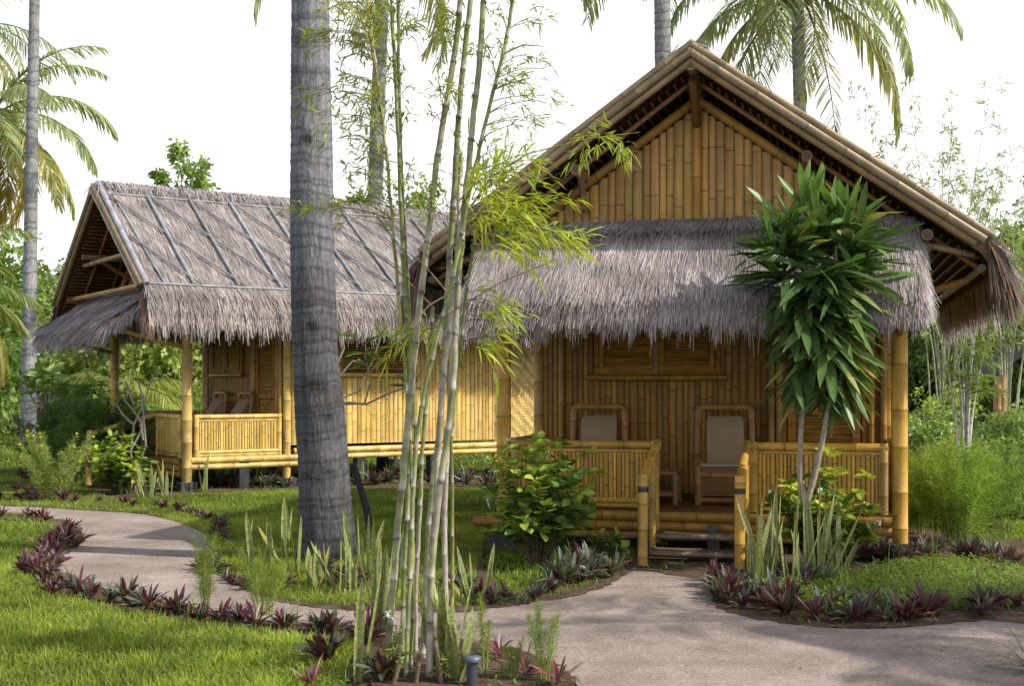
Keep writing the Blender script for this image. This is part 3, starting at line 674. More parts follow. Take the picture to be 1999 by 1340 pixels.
def palm(label,base,pts,rad,top,nfr,L,tint=(.27,.34,.18),ring=.16,tr_tint=(.28,.28,.285),yellow=.15,seed=1,lw=.035,nl=60,sides=14,cocos=6,elr=(-.5,1.2),leafL=.75,azs=None,scars=None):  # default leaf tint is lightened, haze of the far crowns put into it
    random.seed(seed)
    T=thing('coconut_palm',label,'palm tree',tuple(base),0)
    loc=[np.array(p)-np.array(base) for p in pts]
    part(palm_trunk(loc,rad,ring,tr_tint,sides,.022,scars),'trunk','bark',T)
    tp=np.array(top)-np.array(base)
    meshes=[]
    for v in range(5):
        el=elr[0]+(elr[1]-elr[0])*v/4.; yl=yellow*(2.2 if v==0 else (1.0 if v==1 else .2))
        meshes.append(frond(L*random.uniform(.9,1.08),random.uniform(1.15,1.75),el,nl,lw,tint,min(yl,.9),leafL,.55).mesh('frond',M['leaf'],False))
    for k in range(nfr):
        az=k*2.399+random.uniform(-.2,.2) if azs is None else azs[k%len(azs)]+random.uniform(-.1,.1)
        o=bpy.data.objects.new('frond',meshes[min(4,int(5*((k+.5)/nfr)))]); link(o,T); o.location=tuple(tp); o.rotation_euler=(random.uniform(-.2,.2),random.uniform(-.08,.08),az); s=random.uniform(.88,1.08); o.scale=(s,s,s)
    for k in range(cocos):
        m=MB(); a=k*2*math.pi/max(cocos,1); c=tp+np.array([math.cos(a)*.28,math.sin(a)*.28,-.32-random.uniform(0,.1)])
        zz=np.linspace(-1,1,8); m.tube([c+np.array([0,0,q*.14]) for q in zz],.12*np.sqrt(np.clip(1-zz**2,.0,1))+.002,10,(.20,.19,.05)); part(m,'coconut','twig',T)
    return T
# foreground trunk
YA=11.5
tp=[(640,1112),(637,1060),(636,1000),(633,900),(625,823),(618,724),(611,560),(609,335),(606,0)]
wd=[138,112,103,96,97,88,86,82,72]
pts=[at(x,y,YA) for x,y in tp]+[np.array([-1.95,11.5,8.0]),np.array([-2.1,11.55,13.0])]
pts[0][2]=-.05
rad=[w/2/F*YA for w in wd]+[.15,.12]
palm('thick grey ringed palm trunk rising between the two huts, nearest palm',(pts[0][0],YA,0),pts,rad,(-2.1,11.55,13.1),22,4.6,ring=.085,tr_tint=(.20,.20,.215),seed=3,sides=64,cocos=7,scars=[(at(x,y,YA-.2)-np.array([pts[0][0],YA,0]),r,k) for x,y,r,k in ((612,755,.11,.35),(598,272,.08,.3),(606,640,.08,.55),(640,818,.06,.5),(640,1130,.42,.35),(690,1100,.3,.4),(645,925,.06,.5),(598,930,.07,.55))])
# palm behind the bamboo
def far_palm(label,px_base,Y,pxs,w0,w1,crown,nfr,L,seed,**k):
    b=np.array([(px_base-CX)/F*Y,Y,0.0]); P=[b]+[at(x,y,Y) for x,y in pxs]+[at(*crown,Y)]
    n=len(P); R=np.linspace(w0,w1,n)/2/F*Y
    return palm(label,b,P,R,P[-1]+np.array([0,0,.1]),nfr,L,seed=seed,**k)
far_palm('tall palm whose trunk shows behind the bamboo clump, crown above the photo',728,34,[(731,500),(735,300),(744,60)],34,24,(750,-150),18,4.6,11,lw=.05,nl=44)
far_palm('palm trunk rising behind the near hut gable, left of the roof peak',1300,30,[(1298,600),(1296,200),(1293,0)],36,30,(1290,-250),18,4.3,12,lw=.05,nl=44)
far_palm('palm with a full green crown at top right above the near hut roof',1566,33,[(1564,500),(1562,200),(1558,50)],28,23,(1558,-22),26,4.6,13,lw=.055,nl=54,yellow=.2,tint=(.30,.38,.22),elr=(-.55,1.1))  # crown tint paled further, washed out against the sky by colour
far_palm('slender palm trunk at far left, bare up to the top of the photo',55,34,[(57,760),(58,600),(61,400),(64,200),(68,0)],32,17,(70,-330),16,4.5,14,lw=.06,nl=40,ring=.2)
far_palm('yellowing palm crown at the left edge of the photo',-45,44,[(-30,600),(-20,300)],34,24,(-14,232),26,4.9,15,lw=.07,nl=60,yellow=.42,tint=(.30,.37,.18),elr=(-.9,1.1),leafL=.85)
far_palm('palm behind the yellowing one, fronds reaching in at the top left corner',-120,50,[(-100,500),(-80,200)],28,20,(-70,50),20,5.6,16,lw=.055,nl=44,elr=(-.6,1.1))
far_palm('low palm with fronds hanging in at the left edge below the yellow crown',-150,24,[(-140,750)],34,28,(-125,585),16,2.2,17,lw=.045,nl=44,yellow=.2,tint=(.2,.27,.08),elr=(-.3,1.2),leafL=.5,cocos=0)

palm('palm standing to the right of the sandy path, outside the photo',(10.2,6.2,0),[np.array([10.2,6.2,0]),np.array([10.3,6.2,3]),np.array([10.1,6.2,6.3])],[.2,.17,.13],(10.1,6.2,6.4),13,3.4,seed=19,lw=.05,nl=40,cocos=0,elr=(-.2,1.1))  # unseen palm, added to cast streaked shadows on the path
# ================================================================== foreground bamboo clump
GRN=np.array([.20,.25,.07]); WHT=np.array([.46,.40,.35]); YEL=np.array([.42,.36,.08]); OLG=np.array([.27,.27,.14])
CU=[([(712,-60),(722,45),(740,170),(757,320),(770,480),(786,665),(800,823),(806,980),(806,1200),(802,1330)],9,YEL,GRN,6.95),
 ([(762,-60),(770,100),(777,230),(782,400),(790,560),(803,750),(800,900),(790,1100),(784,1325)],11,GRN,OLG,7.1),
 ([(776,-60),(779,150),(785,380),(796,550),(806,700),(812,850),(803,1000),(800,1200),(796,1325)],10,GRN,GRN,7.3),
 ([(905,-60),(886,125),(858,275),(840,425),(821,590),(805,724),(792,870),(778,1020),(766,1165),(756,1325)],17,OLG,WHT,6.9),
 ([(926,-60),(907,100),(894,260),(885,400),(875,560),(868,700),(858,850),(842,980),(830,1200),(824,1325)],16,OLG,WHT,7.2),
 ([(948,-60),(936,130),(919,280),(906,420),(894,560),(886,740),(870,880),(852,1000),(842,1120),(838,1330)],17,OLG,WHT,6.8),
 ([(1012,-60),(985,95),(956,210),(926,330),(906,425),(886,540),(866,610),(838,724),(820,806),(810,888),(802,1100),(792,1330)],11,GRN,OLG,6.75),
 ([(900,430),(888,560),(876,660),(862,780),(857,888),(848,1010),(838,1145),(840,1330)],14,WHT,WHT,7.0),
 ([(900,300),(893,500),(887,593),(882,724),(881,823),(870,920),(868,1040),(870,1145),(876,1330)],14,WHT,WHT,7.25),
 ([(935,440),(918,520),(906,600),(901,680),(890,757),(882,855),(884,1000),(882,1330)],9,GRN,YEL,7.1),
 ([(846,600),(838,720),(826,850),(820,1000),(812,1150),(812,1330)],11,OLG,WHT,7.35)]
BC=np.array([-.46,7.05,0])
T=thing('bamboo_clump','clump of tall slender grey and green bamboo canes in front, beside the thick palm trunk','bamboo',tuple(BC))
culms=[]
for (px,w,ct,cb,Y) in CU:
    P=np.array([at(x,y,Y) for x,y in px][::-1]); P[0,2]=0
    d=np.r_[0,np.cumsum(np.linalg.norm(np.diff(P,axis=0),axis=1))]; L=d[-1]
    # smooth resample with nodes
    pos=.05; rows=[]; gap=.26
    while pos<L:
        rows+=[(pos-.012,1.0,1.0,0),(pos-.004,1.12,.5,1),(pos+.004,1.10,.7,1),(pos+.014,.98,1.2,2),(pos+gap*.25,.97,1.05,0),(pos+gap*.6,.97,1.,0)]
        pos+=gap*random.uniform(.8,1.2)
    s=np.clip(np.array([r[0] for r in rows]),0,L)
    dd=np.linspace(0,L,60); C=np.stack([np.interp(dd,d,P[:,k]) for k in range(3)],1)
    Cs=C.copy()
    for _ in range(3): Cs[1:-1]=(Cs[:-2]+2*Cs[1:-1]+Cs[2:])/4
    Cp=np.stack([np.interp(s,dd,Cs[:,k]) for k in range(3)],1)+rng.normal(0,.002,(len(s),3))
    R=np.array([r[1] for r in rows])*(w*.39/F*Y)*np.interp(s,[0,L],[1.08,.85])
    cc=[];blk=1.0;gm=1.0
    for r,q in zip(rows,s):
        if r[3]==1: blk=random.uniform(.8,1.15); gm=random.random()
        f=np.clip(q/L*1.15+random.uniform(-.08,.08),0,1); base=cb*(1-f)+ct*f
        if r[3]==0 and gm<.5: base=base*.4+np.array([.20,.24,.06])*.6
        if r[3]==2: base=np.array([.45,.43,.38])*.8
        cc.append(base*r[2]*blk)
    m=MB(); m.tube(Cp-BC,R,12,np.array(cc)); part(m,'culm','culm',T)
    culms.append((Cs,R.mean()))
def bamboo_sprays(starts,dirs_,lens,leafL,leafW,tint,nleaf=12,droop=.35,twigr=.0028,twt=(.2,.17,.08)):
    tw=MB(); lf=MB()
    for p,dv,L in zip(starts,dirs_,lens):
        dv=np.array(dv)/np.linalg.norm(dv); t=np.linspace(0,1,7)
        C=p+dv*(L*t)[:,None]; C[:,2]-=droop*L*t**2; C+=rng.normal(0,.006,C.shape)*t[:,None]
        tw.tube(C,twigr*(1.2-t*.9),4,twt,False)
        n=max(4,int(nleaf*L/.3)); tt=rng.uniform(.25,1,n)
        Q=np.stack([np.interp(tt,t,C[:,k]) for k in range(3)],1)
        # short side twigs
        sd=unit(rng.normal(0,1,(n,3))+dv*1.0)*rng.uniform(0,.10,(n,1))*min(1,L/.3); Q2=Q+sd
        for a,b in zip(Q[::2],Q2[::2]): tw.tube([a,b],[twigr*.5,twigr*.35],3,twt,False)
        k=3; P=np.repeat(Q2,k,0)+rng.normal(0,.008,(n*k,3))
        D=unit(np.repeat(unit(sd+dv*.03),k,0)+rng.normal(0,.6,(n*k,3))+dv*.5+np.array([0,0,-.25]))
        N=len(P); blades(lf,P,D,leafL*rng.uniform(.6,1.25,N),leafW*rng.uniform(.7,1.2,N),jit(tint,N,.3,.1),jit(np.array(tint)*1.05,N,.3,.1),droop=rng.uniform(.1,.6,N),segs=3,prof='lens',roll=rng.uniform(-.9,.9,N))
    return tw,lf
st=[];dv=[];ln=[]
def near_culm(px,py):
    best=None
    for Cs,_ in culms:
        X=CX+Cs[:,0]/Cs[:,1]*F; Yp=YH-(Cs[:,2]-EYE)/Cs[:,1]*F
        k=np.argmin((X-px)**2+((Yp-py)*1.6)**2); dd=(X[k]-px)**2+(Yp[k]-py)**2
        if best is None or dd<best[0]: best=(dd,Cs[k])
    return best[1]
# where sprays sit (region in the photo, count, length range)
REG=[((600,790),(0,140),30,(.25,.5)),((640,900),(-60,60),46,(.3,.55)),((650,780),(170,420),34,(.2,.4)),((780,900),(120,420),26,(.18,.35)),
     ((1000,1110),(10,240),14,(.2,.4)),((880,1010),(-60,160),22,(.25,.5)),((560,650),(130,420),7,(.2,.35)),((930,1060),(210,330),7,(.15,.3))]
for (xr_,yr_,n,lr) in REG:
    for _ in range(n):
        tx,ty=random.uniform(*xr_),random.uniform(*yr_); p=near_culm(tx,ty+40); q=at(tx,ty,p[1]+random.uniform(-.45,.45))
        v=q-p; L=np.linalg.norm(v)
        # main twig from culm toward target, spray on its outer part
        L2=min(max(L,.15),1.1)
        st.append(p if L<.7 else q-v/L*.6); dv.append(v/L+np.array([0,0,.25])); ln.append(min(L2*1.1,random.uniform(*lr)+.35))
tw,lf=bamboo_sprays(st,dv,ln,.085,.0100,(.29,.34,.08),nleaf=6)
part(tw,'twigs','twig',T); part(lf,'foliage','leaf',T,False)
# long bare side branches
for a,b in (((721,45),(712,80)),((855,590),(700,470)),((868,575),(780,480)),((862,612),(1090,505)),((985,98),(1062,90)),((745,150),(715,80)),((868,575),(800,640)),((906,425),(950,440)),((880,470),(910,560))):
    p=near_culm(*a); p2=at(b[0],b[1],p[1]-.1); mid=(p+p2)/2+np.array([0,0,.03]); m=MB(); m.tube(np.array([p,mid,p2])-BC,[.005,.004,.002],5,(.22,.16,.12),False); part(m,'side_branch','twig',T)
for o in T.children:
    if o.name.startswith(('twigs','foliage')): o.location=tuple(-BC)
# bright yellow-green sprays hanging on the right of the clump
st=[];dv=[];ln=[]
for k in range(26):
    ang=random.uniform(-.05,1.35); p=at(random.uniform(895,945),random.uniform(380,480),6.9+random.uniform(-.2,.2))
    st.append(p); dv.append((math.cos(ang),random.uniform(-.7,.7),math.sin(ang)*.75)); ln.append(random.uniform(.18,.66))
for k in range(9): st.append(at(905+random.uniform(-5,10),random.uniform(560,700),6.95)); dv.append((random.choice([1,1,1,-.6]),random.uniform(-.6,.6),random.uniform(-.2,.6))); ln.append(random.uniform(.12,.3))
for k in range(3): st.append(at(870,640,6.9)); dv.append((-1,random.uniform(-.5,.5),random.uniform(0,.3))); ln.append(.3)
tw,lf=bamboo_sprays(st,dv,ln,.125,.014,(.40,.47,.055),nleaf=9,droop=.38)
part(tw,'bright_twigs','twig',T).location=tuple(-BC); part(lf,'bright_foliage','leaf',T,False,label='bright yellow-green bamboo leaves hanging at the right of the clump').location=tuple(-BC)
# arching twig that reaches across the near hut gable, and one at the roof peak
C=[at(x,y,6.9)-BC for x,y in [(905,425),(960,345),(1030,300),(1090,285),(1150,270),(1215,262),(1250,258)]]
m=MB(); m.tube(C,np.linspace(.006,.0015,7),5,(.28,.26,.1),False); part(m,'side_branch','twig',T)
C2_=[at(x,y,6.9)-BC for x,y in [(920,470),(980,440),(1050,420),(1100,408)]]; m=MB(); m.tube(C2_,np.linspace(.005,.0015,4),5,(.28,.26,.1),False); part(m,'side_branch','twig',T)
st=[at(random.uniform(1130,1235),random.uniform(255,285),6.9) for _ in range(12)]+[at(random.uniform(1040,1110),random.uniform(405,425),6.9) for _ in range(5)]+[at(random.uniform(1040,1080),random.uniform(288,300),6.9) for _ in range(2)]
dv=[(random.uniform(-.6,1),random.uniform(-.6,.6),random.uniform(-.9,1.0)) for _ in st]; ln=[random.uniform(.07,.16) for _ in st]
tw,lf=bamboo_sprays(st,dv,ln,.085,.010,(.34,.40,.07),nleaf=9)
part(lf,'arching_foliage','leaf',T,False).location=tuple(-BC)

# ================================================================== plant makers
def rosette(n,L,W,el=(.35,1.35),tb=(.05,.07,.045),tt=(.10,.12,.09),purple=.5,droop=.15):
    m=MB(); az=rng.uniform(0,6.28,n); e=rng.uniform(*el,n); D=dirs(az,e)
    P=np.stack([np.cos(az)*.012,np.sin(az)*.012,rng.uniform(.01,.06,n)],1)
    pc=rng.uniform(0,1,n)<purple
    a=jit(tb,n,.3); b=jit(tt,n,.3); k_=3 if n<16 else 1; a[pc]=jit(np.array((.085,.016,.034))*k_,pc.sum(),.4); b[pc]=jit(np.array((.115,.035,.055))*k_,pc.sum(),.5)
    dd_=rng.uniform(0,1,n)<.08; a[dd_]=np.array([.16,.09,.05]); b[dd_]=np.array([.22,.13,.07])
    blades(m,P,D,L*rng.uniform(.5,1.15,n),W*rng.uniform(.7,1.15,n),a,b,droop=droop+rng.uniform(-.1,.25,n),segs=4,prof='strap',fold=.35,roll=rng.normal(0,.35,n))
    return m
ROS=[rosette(30,.17,.027,purple=p).mesh('rosette_leaves',M['gloss'],False) for p in (.35,.5,.6,.45,.3,.55,.4)]
ROSP=[rosette(28,.18,.028,tb=(.09,.045,.045),tt=(.16,.14,.10),purple=.6).mesh('rosette_leaves',M['gloss'],False) for _ in range(6)]
ROSG=[rosette(34,.18,.025,tb=(.07,.09,.06),tt=(.17,.19,.14),purple=.22).mesh('rosette_leaves',M['gloss'],False) for _ in range(3)]
def put(mesh,name,label,cat,grp,xy,s=1.0,rz=None,z=0.0):
    o=bpy.data.objects.new(name,mesh); link(o); o.location=(xy[0],xy[1],z); o.scale=(s,s,s*random.uniform(.85,1.15)); o.rotation_euler=(random.uniform(-.08,.08),random.uniform(-.08,.08),random.uniform(0,6.28) if rz is None else rz)
    tag(o,label,cat,grp); return o
def row(pl,step,meshes,label,grp,s=(.6,1.1),jt=.06,name='spiderwort_plant',cat='border plant'):
    P=np.array([gd(*p)[:2] for p in pl]); d=np.r_[0,np.cumsum(np.linalg.norm(np.diff(P,axis=0),axis=1))]
    k=0.0
    while k<=d[-1]:
        q=[np.interp(k,d,P[:,i])+random.gauss(0,jt) for i in (0,1)]
        put(random.choice(meshes),name,label,cat,grp,q,random.uniform(*s)); k+=step*random.uniform(.75,1.3)
row([(0,972),(60,980),(130,982),(200,984),(300,992),(385,1010),(430,1030),(440,1060)],.30,ROS+ROSP,'small purple-leaved rosette plant in the border on the far side of the left path','purple border plants beyond the left path')
row([(0,935),(70,940),(130,945),(180,955)],.5,ROS,'purple-leaved plant in the patch at the far left beyond the path','purple plants in the far left patch',s=(1.0,1.4),jt=.3)
row([(0,962),(90,968)],.4,ROSP,'purple-leaved plant in the patch at the far left beyond the path','purple plants in the far left patch',s=(1.0,1.3),jt=.2)
row([(-20,1008),(50,1012),(110,1024)],.30,ROSP,'purple-leaved rosette plant on the edge of the front lawn where the path enters at left','purple border plants around the front lawn')
row([(132,1040),(128,1062),(96,1092),(80,1118),(90,1140),(130,1158)],.10,ROSP,'purple-leaved rosette plant on the edge of the front lawn where the path enters at left','purple border plants around the front lawn',s=(.65,1.15),jt=.08)
row([(160,1166),(230,1182),(330,1204),(430,1218),(560,1232),(700,1250)],.115,ROS+ROSP[:1],'purple and green rosette plant in the border between the front lawn and the path','purple border plants between front lawn and path',jt=.045)
row([(418,1105),(440,1130),(500,1160),(540,1172)],.22,ROS,'dark rosette plant at the path edge left of the thick palm trunk','rosette plants around the thick palm trunk')
row([(570,1155),(640,1150),(700,1140),(740,1150),(620,1120),(690,1165)],.26,ROS+ROSG,'dark rosette plant in the bed at the foot of the thick palm trunk','rosette plants around the thick palm trunk')
row([(880,1150),(935,1178),(975,1182),(1040,1174),(1100,1160)],.17,ROS,'dark purple rosette plant edging the shaded lawn before the near hut','rosette plants edging the shaded lawn')
row([(1090,1150),(1130,1140),(1175,1118)],.12,ROSG,'grey-green rosette plant at the path edge left of the steps','grey-green rosettes left of the steps',s=(1.2,1.6),jt=.08)
row([(1398,1150),(1415,1172),(1450,1190),(1510,1204),(1590,1216),(1680,1218),(1760,1218),(1840,1210),(1920,1200),(2010,1190)],.12,ROS+ROSP+ROSG[:1],'purple and silver rosette plant in the front edge of the right-hand bed','rosette plants edging the right-hand bed',s=(.8,1.4),jt=.06)
row([(1420,1165),(1500,1180),(1600,1188),(1700,1185)],.15,ROSG,'rosette plant in the middle of the right-hand bed among the snake plants','rosette plants in the right-hand bed',s=(.8,1.25),jt=.07)
row([(1470,1180),(1560,1192),(1650,1200),(1730,1196)],.26,ROS+ROSG,'rosette plant in the middle of the right-hand bed among the snake plants','rosette plants in the right-hand bed',s=(1.,1.3),jt=.05)
row([(1440,1148),(1500,1150),(1570,1150),(1640,1160),(1700,1150)],.24,ROS+ROSG,'rosette plant in the middle of the right-hand bed among the snake plants','rosette plants in the right-hand bed',s=(1.,1.3),jt=.12)
row([(1640,1110),(1700,1095),(1760,1100),(1830,1092),(1900,1098),(1950,1110)],.11,ROSG+ROS,'rosette plant in the back row of the right-hand bed by the hut corner','back row rosettes by the hut corner',s=(1.1,1.5),jt=.12)
row([(1000,1066),(1080,1070),(1180,1075),(1300,1078)],.35,ROS,'dark rosette plant in the shade at the foot of the near hut','shaded rosettes below the near hut')
row([(700,948),(780,945),(860,945),(930,948),(985,952)],.17,ROSG+ROS,'grey-pink rosette plant at the foot of the far hut wall','rosette plants at the foot of the far hut',s=(1.2,1.7),jt=.15)
row([(600,950),(690,950)],.2,ROSG+ROS,'grey-pink rosette plant at the foot of the far hut wall','rosette plants at the foot of the far hut',s=(1.1,1.6),jt=.15)
row([(425,950),(490,953)],.10,ROSG,'grey rosette plant below the far hut side railing','rosette plants below the far hut railing',s=(1.3,1.7),jt=.12)
row([(500,952),(560,953)],.10,ROSG,'grey rosette plant below the far hut side railing','rosette plants below the far hut railing',s=(1.3,1.7),jt=.12)
row([(310,962),(335,958)],.12,ROSG,'grey rosette plant by the corner post of the far hut','rosette plants by the far hut corner post',s=(1.2,1.5),jt=.1)
row([(1780,960),(1840,945),(1990,955)],.45,ROS,'rosette plant in the background bed at the right edge','background rosettes at right',s=(1.2,1.8),jt=.3)
PINK=[rosette(15,.18,.026,el=(.35,1.4),tb=(.13,.05,.06),tt=(.42,.33,.29),purple=.65).mesh('rosette_leaves',M['gloss'],False) for _ in range(2)]
for (x,y,s,l) in ((975,1290,1.15,'magenta-leaved rosette plant right of the bamboo clump, nearest the garden light'),(1025,1320,1.1,'magenta-leaved rosette plant at the bottom edge right of the garden light'),(1090,1345,1.1,'magenta-leaved rosette plant at the bottom edge beside the path'),(608,1345,.9,'magenta-tipped rosette plant at the bottom edge left of the bamboo clump')):
    put(random.choice(PINK),'spiderwort_plant',l,'border plant',None,gd(x,y)[:2],s)
put(ROS[1],'spiderwort_plant','dark rosette plant standing alone in the lawn left of the bamboo clump','border plant',None,gd(640,1300)[:2],1.35)
put(ROS[2],'spiderwort_plant','dark red rosette plant left of the bamboo canes beside the path','border plant',None,gd(715,1262)[:2],1.35)
put(ROS[0],'spiderwort_plant','dark rosette plant at the foot of the bamboo canes','border plant',None,gd(745,1335)[:2],1.2)

def snake(n,h,spread,w=.05,lean=.25,seed=0,tint=(.17,.21,.10),edge=(.34,.36,.12)):
    m=MB(); az=rng.uniform(0,6.28,n); r=rng.uniform(0,spread,n)
    P=np.stack([np.cos(az)*r,np.sin(az)*r,np.full(n,-.02)],1)
    D=dirs(az+rng.normal(0,.8,n),math.pi/2-np.abs(rng.normal(0,lean,n)))
    a=jit(tint,n,.4); b=jit(np.array(tint)*1.35,n,.4); ye=rng.uniform(0,1,n)<.14; b[ye]=np.array([.36,.32,.12])
    blades(m,P,D,h*rng.uniform(.5,1.08,n),w*rng.uniform(.8,1.15,n),a,b,droop=rng.normal(0,.05,n),segs=7,prof='strap',fold=.45,roll=rng.uniform(-1.3,1.3,n),edge=edge)
    # cross banding
    return m
SN='snake_plant'
SNK=[(505,1120,8,.62,.16,'snake plant clump in the sun left of the thick palm trunk, taller blades'),
 (560,1125,8,.72,.14,'snake plant clump touching the left side of the thick palm trunk'),
 (606,1150,6,.42,.10,'short snake plant in front of the thick palm trunk, left one'),
 (668,1160,7,.55,.13,'snake plant leaning left in front of the thick palm trunk'),
 (712,1140,9,.68,.14,'snake plant clump right of the thick palm trunk beside the bamboo'),
 (745,1235,6,.78,.08,'dark tall snake plant just left of the bamboo canes'),
 (705,1335,4,.72,.05,'pale snake plant with one tall blade at the bottom edge left of the bamboo'),
 (893,1332,6,.82,.04,'tall broad snake plant at the bottom edge right of the bamboo'),
 (868,1320,4,.62,.05,'snake plant partly hidden among the bamboo canes'),
 (930,1180,6,.55,.14,'dark snake plant on the shaded lawn right of the bamboo'),
 (250,965,9,.55,.22,'green snake plant clump before the far hut, left one'),
 (290,972,9,.58,.20,'yellowish snake plant clump before the far hut, middle one'),
 (325,970,6,.60,.10,'slim snake plant by the corner post of the far hut'),
 (397,962,4,.66,.08,'two-bladed snake plant right of the far hut corner post'),
 (462,948,4,.50,.10,'snake plant in the bed under the far hut side railing, left one'),
 (518,948,4,.46,.10,'snake plant in the bed under the far hut side railing, right one'),
 (700,945,5,.50,.16,'snake plant at the foot of the far hut wall, nearest the palm'),
 (765,940,5,.50,.16,'snake plant at the foot of the far hut wall, left of the bamboo'),
 (1468,1150,6,.70,.10,'snake plant nearest the step rail in the right-hand bed'),
 (1500,1145,6,.80,.08,'tall pale snake plant left of the slim forked tree'),
 (1545,1150,7,.84,.09,'tallest snake plant directly in front of the slim forked tree'),
 (1595,1140,7,.74,.10,'snake plant right of the slim forked tree'),
 (1632,1125,4,.62,.06,'narrow snake plant at the right end of its row')]
for (x,y,n,h,sp,lb) in SNK:
    dark=x in(930,745)
    n=int(n*1.35) if 1440<x<1640 else n; h=h*(1.12 if 1440<x<1640 else 1)
    m=snake(n,h*.93,sp,.07 if y>1200 else .056,.2 if 1440<x<1640 else .3,tint=(.09,.12,.06) if dark else ((.15,.19,.10) if 1440<x<1640 else (.12,.16,.06)))
    g=gd(x,y); o=part(m,SN,'snake'); o.location=tuple(g); tag(o,lb,'snake plant')
# the big flat leaf lying across the clump
m=MB(); blades(m,[(0,0,0)],[(1,0,.12)],.36,.07,(.26,.30,.10),(.32,.36,.14),droop=.12,segs=8,prof='strap',fold=.3,roll=.5); 
o=part(m,SN,'snake'); o.location=tuple(at(708,1280,6.7)-np.array([0,0,0])); tag(o,'single snake plant leaf lying almost flat across the foot of the bamboo','leaf')
# give it a stalk down to the ground
def strap_clump(n,h,w,tint,lean=.35,droop=.35,spread=.04,prof='taper',segs=6):
    m=MB(); az=rng.uniform(0,6.28,n); P=np.stack([np.cos(az)*spread*rng.uniform(0,1,n),np.sin(az)*spread*rng.uniform(0,1,n),np.zeros(n)],1)
    D=dirs(az,math.pi/2-np.abs(rng.normal(0,lean,n)))
    blades(m,P,D,h*rng.uniform(.5,1.05,n),w,jit(tint,n,.25),jit(np.array(tint)*1.1,n,.25),droop=rng.uniform(0,droop,n),segs=segs,prof=prof,fold=.25,roll=rng.uniform(-.8,.8,n))
    return m
def single(m,name,mat,xy,label,cat,grp=None,s=1.0):
    o=part(m,name,mat,None,False); o.location=(xy[0],xy[1],xy[2] if len(xy)>2 else 0); o.scale=(s,s,s); tag(o,label,cat,grp); return o
for (x,y,n,h,lb) in ((1822,1130,7,.58,'upright bright green strap-leaved lily in the right-hand bed'),(1552,1185,6,.45,'narrow bright green blades in front of the snake plants'),(1490,1172,8,.42,'thin grassy tuft left of the snake plants in the right-hand bed'),
      (1650,1170,9,.40,'thin grassy tuft right of the snake plants in the right-hand bed'),(1733,1150,6,.36,'wispy seed-headed grass tuft in the right-hand bed')):
    single(strap_clump(n,h,.022 if n<9 else .01,(.22,.30,.05),.16,.15),'strap_leaf_plant','gloss',gd(x,y),lb,'plant')
for (x,y,h,lb) in ((203,1185,.30,'single tall grass blade leaning over the left path edge'),(367,1215,.42,'long curved grass blade at the border between lawn and path'),(575,1225,.30,'short upright grass blade in the border near the path'),(662,1275,.36,'grass blades left of the pale snake plant')):
    single(strap_clump(3,h,.012,(.22,.30,.06),.25,.3),'grass_tuft','grass',gd(x,y),lb,'grass tuft')
# dark arching grass at the bottom right corner
m=MB(); n=30; az=rng.uniform(math.pi*.6,math.pi*1.4,n); D=dirs(az,rng.uniform(.35,1.3,n))
P=rng.normal(0,.03,(n,3))*np.array([1,1,0])
blades(m,P,D,rng.uniform(.45,.95,n),.011,jit((.035,.06,.03),n,.3),jit((.06,.09,.04),n,.3),droop=rng.uniform(.4,1.1,n),segs=9,prof='taper',fold=.2)
single(m,'arching_grass','gloss',(gd(2040,1320)[0],gd(2040,1320)[1],.0),'dark narrow-leaved grass arching in at the bottom right corner','grass plant')
m=MB(); blades(m,[(0,0,0)],[(-.5,.1,.9)],.35,.02,(.12,.2,.04),(.16,.24,.05),droop=.3,segs=6,prof='taper'); single(m,'grass_tuft','grass',gd(375,1380),'single broad grass blade rising from the bottom edge of the front lawn','grass tuft')

# feathery plants
def feather(h,w,nst,nh,tint,hl=.06,hw=.0022,lean=.25,flowers=0,fat=1.0,stemt=(.25,.28,.08)):
    """returns stems, needles, flowers"""
    ms,mn,mf=MB(),MB(),[]
    for k in range(nst):
        az=random.uniform(0,6.28); ln_=abs(random.gauss(0,lean)); L=h*random.uniform(.65,1.05); D=dirs(np.array(az),np.array(math.pi/2-ln_))
        t=np.linspace(0,1,8); base=np.array([math.cos(az),math.sin(az),0])*random.uniform(0,w*.25)
        C=base+D*(L*t)[:,None]; C[:,:2]+=np.array([math.cos(az),math.sin(az)])*(w*.3*t**2)[:,None]*random.uniform(0,1); 
        ms.tube(C,.004*(1.2-t),4,stemt,False)
        n=nh; tt=rng.uniform(.12,1,n)**.8; Q=np.stack([np.interp(tt,t,C[:,i]) for i in range(3)],1)
        # side shoots
        sh=dirs(rng.uniform(0,6.28,n),rng.uniform(-.1,1.1,n))*(rng.uniform(0,.10*fat,(n,1)))*np.clip(1.25-tt,.2,1)[:,None]
        D2=unit(sh+rng.normal(0,.03,(n,3))+np.array([0,0,.02]))
        blades(mn,Q+sh,D2,hl*rng.uniform(.5,1.2,n),hw,jit(tint,n,.3),jit(np.array(tint)*1.15,n,.3),droop=.1,segs=2,prof='taper',roll=rng.uniform(-1.5,1.5,n))
        if flowers and random.random()<flowers:
            c=C[-1]
            fm=MB(); mf.append(fm); fm.tube([c+np.array([0,0,q]) for q in (-.012,0,.014,.022)],[.006,.02,.018,.004],7,(.62,.52,.06)); 
    return ms,mn,mf
def fplant(x,y,label,cat,h,w,nst,nh,tint,name='feathery_plant',**k):
    g=gd(x,y); T=thing(name,label,cat,tuple(g)); ms,mn,mf=feather(h,w,nst,nh,tint,**k); part(ms,'stem','twig',T); part(mn,'foliage','leaf',T,False)
    for fm in mf: part(fm,'flower','petal',T)
    return T
